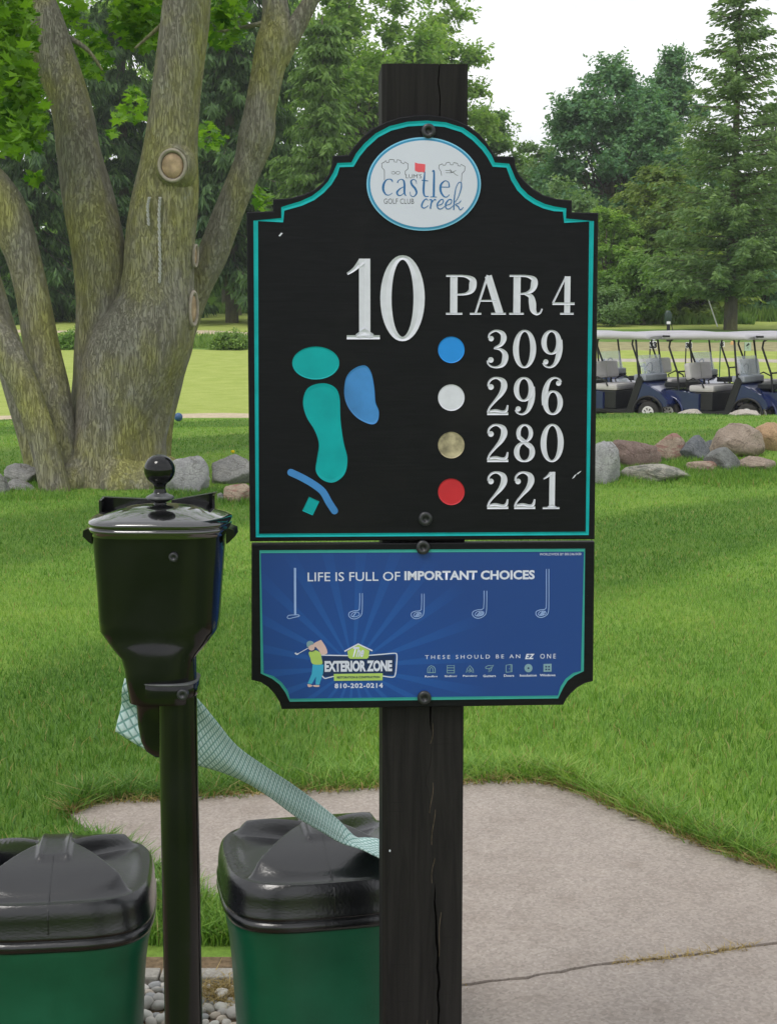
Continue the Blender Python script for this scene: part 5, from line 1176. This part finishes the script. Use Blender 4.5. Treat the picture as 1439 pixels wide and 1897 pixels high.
conifer('conifer_tree', 1215, 590, 300, 165, 66, FO['olive'], 'olive green layered conifer left of the tall open conifer', 16, 26, 10, .15, .36, .3, .22, .02, 12, per=30, up=.2, wq=.16)
conifer('conifer_tree', 1425, 590, 180, 120, 74, FO['open'], 'darker conifer at the right edge of the photo behind the tall one', 17, 26, 10, .3, .45, .4, .1, .02, 14, per=18, up=.1, wq=.16)
broadleaf('shrub', 1120, 578, 372, 75, 64, FO['bright'], 'yellow green shrub beside the right edge of the sign', 18, 12000, .13, cl=40, cat='shrub', group='shrubs at the wood edge')
broadleaf('shrub', 1190, 582, 470, 95, 62, FO['mid'], 'rounded mid green shrub at the foot of the olive conifer', 19, 13000, .13, cl=50, cat='shrub', group='shrubs at the wood edge')
broadleaf('shrub', 1290, 586, 500, 80, 66, FO['olive'], 'dark olive shrub behind the conifer trunk on its left', 20, 9000, .14, cl=40, cat='shrub', group='shrubs at the wood edge')
broadleaf('shrub', 1410, 584, 505, 80, 68, FO['deep'], 'dark green shrub right of the conifer trunk', 21, 9000, .14, cl=40, cat='shrub', group='shrubs at the wood edge')
broadleaf('shrub', 1130, 580, 535, 55, 60, FO['sage'], 'low pale flowering shrub at the end of the hedge beside the sign', 22, 6000, .09, cl=40, cat='shrub', group='shrubs at the wood edge', trunk=False)
def leafpatch(px, py, rp, Y, mat, lab, seed, n): broadleaf('shrub', px, py+rp, py-rp, rp, Y, mat, lab, seed, n, .1, cl=20, cat='shrub', trunk=False, base_frac=.0)
broadleaf('shrub', 425, 652, 622, 26, 50, FO['meadow'], 'small leafy shrub on the rough between maple and sign', 23, 3500, .07, cl=24, cat='shrub', group='shrubs on the rough', trunk=False, base_frac=0)
broadleaf('shrub', 134, 655, 618, 18, 50, FO['mid'], 'small leafy shrub between the left maple stems', 24, 2500, .07, cl=20, cat='shrub', group='shrubs on the rough', trunk=False, base_frac=0)
# the wood far behind closes the view: one mass
V = []
for k in range(380):
    x = rng.uniform(-62, 62); y = rng.uniform(104, 128); hh = rng.uniform(5.5, 11.5); c = np.array([x, y, 2.0]); m = 160
    d = rng.normal(0, 1, (m, 3)); d /= np.linalg.norm(d, axis=1, keepdims=True); V.append(leaf_quads(c+d*np.array([2.4, 2.4, hh*.55])*(.7+.35*rng.random((m, 1)))+np.array([0, 0, hh*.5]), .42, .2, d*.6))
o = add_quads('distant_wood', np.concatenate(V), FO['mid'], None, (0, 0, 0)); o['kind'] = 'stuff'
# tall meadow grass along the wood edge
def meadow(x0, x1, y0, y1, n, h):
    x = rng.uniform(x0, x1, n); y = rng.uniform(y0, y1, n); field_blades('meadow_grass', np.stack([x, y], 1), h, .10, FO['meadow'], 1, .35)
meadow(5, 17, 66, 74, 14000, .75); meadow(17, 34, 77, 84, 9000, .9); meadow(9, 15, 62.5, 66, 4000, .5); meadow(-8, -1, 50.5, 54, 2500, .35); meadow(-22, 4, 84, 90, 6000, .6)

# ------------------------------------------------------------------ golf carts
M['cart_blue'] = plain('cart_navy', (.008, .018, .09), .14, .5, .1, 4, coat=.8); M['cart_black'] = plain('cart_black', (.010, .011, .013), .45, .4, .2, 10)
M['roof'] = plain('cart_roof', (.40, .39, .42), .45, .4, .05, 4); M['seat'] = plain('cart_seat', (.45, .435, .44), .6, .3, .06, 6); M['dash'] = plain('cart_dash', (.27, .29, .34), .5, .4, .1, 9)
M['tyre'] = plain('tyre', (.035, .034, .033), .8, .2, .2, 20); M['hub'] = plain('hubcap', (.62, .62, .62), .35, .5, .05, 5)
gm = Mat('windshield'); gm.set(.04, 0, .5); gm.b.inputs['Base Color'].default_value = (.62, .70, .80, 1); gm.b.inputs['Alpha'].default_value = .36; M['glass'] = gm.m
M['paper'] = plain('paper', (.75, .75, .78), .7); M['palegreen'] = plain('pale_green_board', (.42, .55, .42), .7); M['bin_green_ref'] = plain('green_post', (.03, .12, .05), .6)
def sideprism(mb, prof, y0, y1, bev=0.0):
    """extrude an x-z outline across the cart"""
    n = len(prof); ys = [(y0, 0), (y0+bev*np.sign(y1-y0), 1), (y1-bev*np.sign(y1-y0), 1), (y1, 0)] if bev else [(y0, 1), (y1, 1)]
    cx = sum(p[0] for p in prof)/n; cz = sum(p[1] for p in prof)/n; rows = []
    for y, k in ys:
        rows.append([Vector((cx+(x-cx)*(1 if k else .97), y, cz+(z-cz)*(1 if k else .95))) for x, z in prof])
    ring_loft(mb, rows, True, True, False); return mb
def make_cart(loc, rz, lab):
    t = empty('golf_cart', loc, lab, 'golf cart', 'golf carts parked in a row', rz); Wh = .58; fx, rx_, wr = .82, -.82, .225
    # rear body with wheel arches, low floor, front cowl
    def arch(cx, r, a0, a1, n=9): return [(cx+r*math.cos(R(a)), wr+r*math.sin(R(a))) for a in np.linspace(a0, a1, n)]
    mb = MB(); sideprism(mb, [(-.15, .24), (-.15, .60), (-.36, .63), (-.60, .66), (-.80, .67), (-1.02, .63), (-1.18, .55), (-1.20, .38)]+arch(rx_, .31, 160, 12), -Wh, Wh, .05); mb.build('body', M['cart_blue'], t)
    mb = MB(); sideprism(mb, [(.42, .24), (.36, .28), (.56, .80), (.64, .84), (.86, .74), (1.08, .62), (1.20, .50), (1.24, .40), (1.20, .34)]+arch(fx, .31, 20, 168), -Wh*.97, Wh*.97, .06); mb.build('hood', M['cart_blue'], t)
    mb = MB(); sideprism(mb, [(-.50, .20), (-.50, .27), (.50, .27), (.55, .20)], -Wh*1.01, Wh*1.01); mb.build('floor', M['cart_black'], t)
    for s in (-1, 1):
        mb = MB(); sideprism(mb, [(.36, .27), (.50, .27), (.70, .84), (.64, .93), (.57, .90)], s*Wh*.90, s*Wh*1.0); mb.build('cowl_side', M['cart_black'], t)
        for cx in (fx, rx_):
            mb = MB(); rows = []
            for a in np.linspace(0, 180, 13): 
                c_, s_ = math.cos(R(a)), math.sin(R(a)); rows.append([Vector((cx+r*c_, y, wr+r*s_)) for r, y in ((.30, s*Wh*.95), (.30, s*Wh*1.03), (.335, s*Wh*1.02), (.335, s*Wh*.93))])
            ring_loft(mb, rows); mb.build('fender', M['cart_blue'] if cx < 0 else M['cart_black'], t)
    mb = MB(); box(mb, (-.15, 0, .45), (.5, 1.06, .36), None, .02); mb.build('seat_base', M['cart_black'], t)
    mb = MB(); box(mb, (-.14, 0, .70), (.52, 1.08, .13), None, .045); mb.build('seat', M['seat'], t)
    br = Matrix.Rotation(R(-10), 3, 'Y')
    for s in (-1, 1):
        mb = MB(); box(mb, (-.44, s*.268, 1.03), (.13, .535, .34), br, .055); mb.build('backrest', M['seat'], t)
        mb = MB(); tube(mb, [(-.42, s*.55, .68), (-.46, s*.55, .82), (-.30, s*.56, .90), (-.12, s*.56, .82), (-.08, s*.55, .72)], .016, 7); mb.build('armrest', M['cart_black'], t)
        mb = MB(); tube(mb, [(-.48, s*.42, .66), (-.50, s*.42, .92)], .022, 7); mb.build('backrest_bracket', M['cart_black'], t)
        mb = MB(); tube(mb, [(.60, s*.53, .80), (.54, s*.52, 1.30), (.50, s*.50, 1.62), (.46, s*.48, 1.68)], .021, 8); mb.build('strut', M['cart_black'], t)
        mb = MB(); tube(mb, [(-.62, s*.50, .64), (-.66, s*.50, 1.0), (-.86, s*.48, 1.50), (-.84, s*.48, 1.62), (-.76, s*.47, 1.68)], .021, 8); mb.build('strut', M['cart_black'], t)
    mb = MB(); box(mb, (-.78, 0, .76), (.34, .9, .10), None, .02); tube(mb, [(-.66, -.44, 1.02), (-.66, .44, 1.02)], .018, 6); mb.build('bag_well', M['cart_black'], t)
    mb = MB(); box(mb, (.60, 0, .90), (.26, 1.02, .13), None, .03); mb.build('dashboard', M['dash'], t)
    # windshield: lower pane, folded upper
    mb = MB(); a = Vector((.66, 0, .93)); b = Vector((.54, 0, 1.34))
    for s in (0,):
        v = [Vector((p.x+o_, q, p.z)) for p in (a, b) for q in (-.50, .50) for o_ in (0, .006)]
        mb.add(v, [(0, 2, 6, 4), (1, 3, 7, 5), (0, 1, 3, 2), (4, 5, 7, 6), (0, 1, 5, 4), (2, 3, 7, 6)])
    mb.build('windshield', M['glass'], t)
    mb = MB(); box(mb, (.60, -.30, 1.10), (.004, .12, .16), Matrix.Rotation(R(-16), 3, 'Y')); mb.build('notice', M['paper'], t)
    # roof: thin crowned shell with a dropped edge
    rows = []
    for x, zc, hw in ((-1.00, 1.69, .50), (-.99, 1.715, .56), (-.90, 1.745, .585), (-.5, 1.765, .59), (0, 1.775, .59), (.4, 1.77, .585), (.70, 1.75, .575), (.78, 1.72, .56), (.79, 1.695, .50)):
        rows.append([Vector((x, hw*k, zc+.025-(.055 if abs(k) == 1 else 0)-.025*abs(k)**3)) for k in (-1, -.93, -.6, -.2, .2, .6, .93, 1)]+[Vector((x*.985, hw*k, 1.65)) for k in (.97, .5, 0, -.5, -.97)])
    mb = MB(); ring_loft(mb, rows); rf = mb.build('roof', M['roof'], t)
    mb = MB(); box(mb, (-.88, -.585, 1.715), (.16, .012, .035), None, .004); mb.build('roof_handle', M['cart_black'], rf)
    mb = MB(); ring = [(.42+.05*math.cos(a_)*.6, .27+.16*math.sin(a_), 1.02+.16*math.cos(a_)) for a_ in np.linspace(0, 2*math.pi, 17)]; tube(mb, ring, .013, 6, False); tube(mb, [(.42, .27, 1.02), (.60, .27, .86)], .016, 6); mb.build('steering_wheel', M['cart_black'], t)
    mb = MB(); tube(mb, [(.58, -.5, .98), (.64, -.60, 1.0)], .018, 6); mb.build('mirror_arm', M['cart_black'], t)
    for cx in (fx, rx_):
        for s in (-1, 1):
            mb = MB(); y0 = s*Wh*.99; y1 = s*(Wh-.17)
            prof = [(.11, y0), (.13, y0+s*.004), (.20, y0), (.222, y0-s*.03), (.225, (y0+y1)/2), (.222, y1+s*.03), (.19, y1), (.05, y1)]
            ring_loft(mb, [[Vector((cx+r*math.cos(q), y, wr+r*math.sin(q))) for q in np.linspace(0, 2*math.pi, 29)[:-1]] for r, y in prof], True, True); w = mb.build('wheel', M['tyre'], t)
            mb = MB(); ring_loft(mb, [[Vector((cx+r*math.cos(q), y, wr+r*math.sin(q))) for q in np.linspace(0, 2*math.pi, 25)[:-1]] for r, y in ((.125, y0+s*.001), (.12, y0+s*.012), (.10, y0+s*.006), (.095, y0+s*.004), (.001, y0+s*.012))], True, True); hb_ = mb.build('hubcap', M['hub'], w)
            mb = MB()
            for k in range(7):
                q = 2*math.pi*k/7; c = Vector((cx+.068*math.cos(q), y0+s*.0125, wr+.068*math.sin(q))); d1 = Vector((math.cos(q), 0, math.sin(q))); d2 = Vector((-math.sin(q), 0, math.cos(q)))
                mb.add([c-d1*.026-d2*.008, c-d2*.014+d1*.02, c+d2*.014+d1*.02, c-d1*.026+d2*.008], [(0, 1, 2, 3)])
            for v_ in range(len(mb.v)): pass
            mb.build('hubcap_slots', M['cart_black'], w)['kind'] = 'stuff'
    return t
def copy_tree(o, parent=None):
    c = o.copy(); COL.objects.link(c); c.parent = parent
    for ch in o.children: copy_tree(ch, c)
    return c
RZ = R(-35); CG = -.5
def cart_at(px_front_wheel, Y):
    # place so that the near front wheel falls at that column
    hx = Vector((math.cos(RZ), math.sin(RZ), 0)); side = Vector((math.sin(RZ), -math.cos(RZ), 0))
    x = (px_front_wheel-PW/2)/F*Y; p = Vector((x, Y, 0)) - hx*.82 - side*.55; return (p.x, p.y, 0)
specs = [(1200, 29.8, 'front row navy golf cart nearest the sign, its rear hidden by the sign'), (1383, 29.0, 'navy golf cart in the middle of the front row, shown whole'), (1565, 28.2, 'navy golf cart cut by the right edge of the photo in the front row'),
         (1125, 33.0, 'golf cart in the second row behind the leftmost cart'), (1298, 32.2, 'golf cart in the second row seen between the leftmost and middle carts'), (1470, 31.4, 'golf cart in the second row behind the middle cart'), (1640, 30.8, 'golf cart in the second row at the far right')]
pro = None
for i, (px, Y, lab) in enumerate(specs):
    loc = cart_at(px, Y); loc = (loc[0], loc[1], float(H(loc[0], loc[1]))-.02 if False else CG-.01)
    if pro is None: pro = make_cart(loc, RZ, lab)
    else:
        c = copy_tree(pro); c.location = loc; c['label'] = lab

# number boards, far ball washer, tee markers, stick, bench
def placard(px, py0, py1, wpx, Y, txt, lab, col='paper', post='cart_black', pw=.02):
    g = P(px, py1, Y); gz = float(H(g.x, Y)); t = empty('number_sign', (g.x, Y, gz), lab, 'number sign', 'number signs behind the carts')
    zt_ = P(px, py0, Y).z-gz; zb_ = P(px, py1, Y).z-gz; w = wpx/F*Y
    mb = MB(); box(mb, (-w*.42, .02, zt_/2), (pw*1.3, pw*1.3, zt_)); mb.build('post', M[post], t)
    mb = MB(); box(mb, (0, 0, (zt_+zb_)/2), (w, .012, zt_-zb_)); bd = mb.build('placard', M[col], t)
    cu = bpy.data.curves.new('t', 'FONT'); cu.body = txt; cu.size = (zt_-zb_)*1.0; cu.align_x = 'CENTER'; cu.offset = .01; ob = bpy.data.objects.new('t', cu); COL.objects.link(ob); me = bpy.data.meshes.new_from_object(ob.evaluated_get(bpy.context.evaluated_depsgraph_get())); bpy.data.objects.remove(ob)
    me.materials.clear(); me.materials.append(M['ink']); tx = link('lettering', me, bd); tx.rotation_euler = (math.pi/2, 0, 0); tx.location = (0, -.012, zb_+(zt_-zb_)*.15)
placard(1209, 632, 646, 13, 36, '33', 'white number sign 33 seen under the roof of the leftmost cart')
placard(1275, 634, 645, 12, 37, '33', 'white number sign half hidden under the roof edge of the middle cart')
placard(1337, 633, 642, 8, 38, '5', 'small pale sign on a green post between the rear struts of the middle cart', post='bin_green_ref')
placard(1384, 634, 650, 12, 36, '6', 'pale green number sign 6 seen under the front of the middle cart roof', col='palegreen')
Yw = 52; g = P(1237, 618, Yw); gz = float(H(g.x, Yw)); s = Yw/F; fw = empty('ball_washer', (g.x, Yw, gz), 'dark green ball washer on a post beyond the carts with a pale towel spot', 'ball washer')
zf = lambda py: P(1237, py, Yw).z-gz
mb = MB(); tube(mb, [(0, 0, -.1), (0, 0, zf(600))], 3.2*s, 10); mb.build('pole', M['cart_black'], fw)
M['dkgreen'] = plain('dark_green_plastic', (.012, .035, .022), .4, .5, .2, 8)
mb = MB(); ring_loft(mb, [sup(-1*s, 0, zf(py), hx*s, hx*s*.8, 3, 20) for py, hx in ((602, 3.5), (600, 6), (590, 6.8), (582, 6.8), (578, 5), (575, 3))]); mb.build('tub', M['dkgreen'], fw)
mb = MB(); box(mb, (-1*s, -6*s, zf(598)), (7*s, .03, 5*s), None, .01); mb.build('label_plate', M['paper'], fw)
mb = MB(); tube(mb, [(3*s, 0, zf(594)), (6*s, 0, zf(603)), (9*s, 0, zf(616))], .014, 6); mb.build('towel_hook', M['cart_black'], fw)
for px, py, lab in ((1210, 604, 'white ball shaped tee marker left of the far ball washer'), (1327, 601, 'white tee marker just left of the conifer trunk')):
    p = P(px, py, 52); r_ = 2.4*s; ob = MB(); lathe(ob, (0, 0, 0), [(r_*1.3*math.sin(t), -r_*math.cos(t)) for t in np.linspace(.05, math.pi-.05, 9)], 14); ob = ob.build('tee_marker', M['white']); gg = float(H(p.x, 52)); ob.location = (p.x, 52, gg+r_*.9); tag(ob, lab, 'tee marker')
a_ = P(1304, 533, 60); b_ = P(1312, 557, 60); mb = MB(); gz = float(H(b_.x, 60)); e = a_+(b_-a_)*((a_.z-gz)/(a_.z-b_.z)); tube(mb, [(0, 0, 0), tuple(a_-e)], .028, 6); ob = mb.build('pole', M['paper']); ob.location = e; tag(ob, 'thin white pole leaning in the tall grass left of the conifer', 'pole')
o_ = P(1355, 650, 50); mb = MB(); gz = float(H(o_.x, 50)); ring_loft(mb, [sup(0, 0, z, .06*k, .06*k, 2, 14) for z, k in ((0, 1), (P(1355, 634, 50).z-gz-.02, 1), (P(1355, 632, 50).z-gz, .6))]); ob = mb.build('marker_post', plain('orange_post', (.62, .38, .16), .6)); ob.location = (o_.x, 50, gz); tag(ob, 'short orange tan marker post behind the middle cart roof', 'post')
bt = empty('bench', (P(1378, 571, 72).x, 72, float(H(P(1378, 571, 72).x, 72))), 'dark low bench in the tall grass right of the conifer trunk', 'bench'); hz = P(1378, 571, 72).z-bt.location.z
mb = MB(); box(mb, (0, 0, hz), (.75, .3, .05), None, .01); mb.build('seat', M['cart_black'], bt)
for s_ in (-1, 1): mb = MB(); box(mb, (s_*.32, 0, hz/2-.01), (.05, .28, hz-.03)); mb.build('leg', M['cart_black'], bt)
# lone trunks of the wood behind the maple
for px, w, lab in ((440, 16, 'dark bare trunk in the wood edge just left of the sign'), (462, 7, 'thin dark trunk close beside the wider one left of the sign')):
    g = P(px, 575, 82); gz = float(H(g.x, 82)); t = empty('pine_tree', (g.x, 82, gz), lab, 'tree'); mb = MB(); tube(mb, [(0, 0, -.2), (0, 0, 5), (.1, 0, 12)], [w/2*82/F, w/2*82/F*.9, .05], 10); mb.build('trunk', M['bark2'], t)
    C = rng.normal(0, 1, (1800, 3))*[1.3, 1.3, 2]+[0, 0, 9]; add_quads('crown', leaf_quads(C, .3, .2), FO['spruce'], t, (0, 0, 0))

# thin summer air between here and the wood
hz_ = Mat('haze'); hz_.t.nodes.remove(hz_.b); pv_ = hz_.n('ShaderNodeVolumePrincipled'); pv_.inputs['Color'].default_value = (.93, .97, 1.0, 1); pv_.inputs['Density'].default_value = .00055; pv_.inputs['Anisotropy'].default_value = .2
hz_.l(pv_.outputs[0], hz_.out.inputs['Volume']); hm = MB(); box(hm, (0, 338, 19), (830, 770, 42)); ho = hm.build('haze', hz_.m); ho['kind'] = 'stuff'
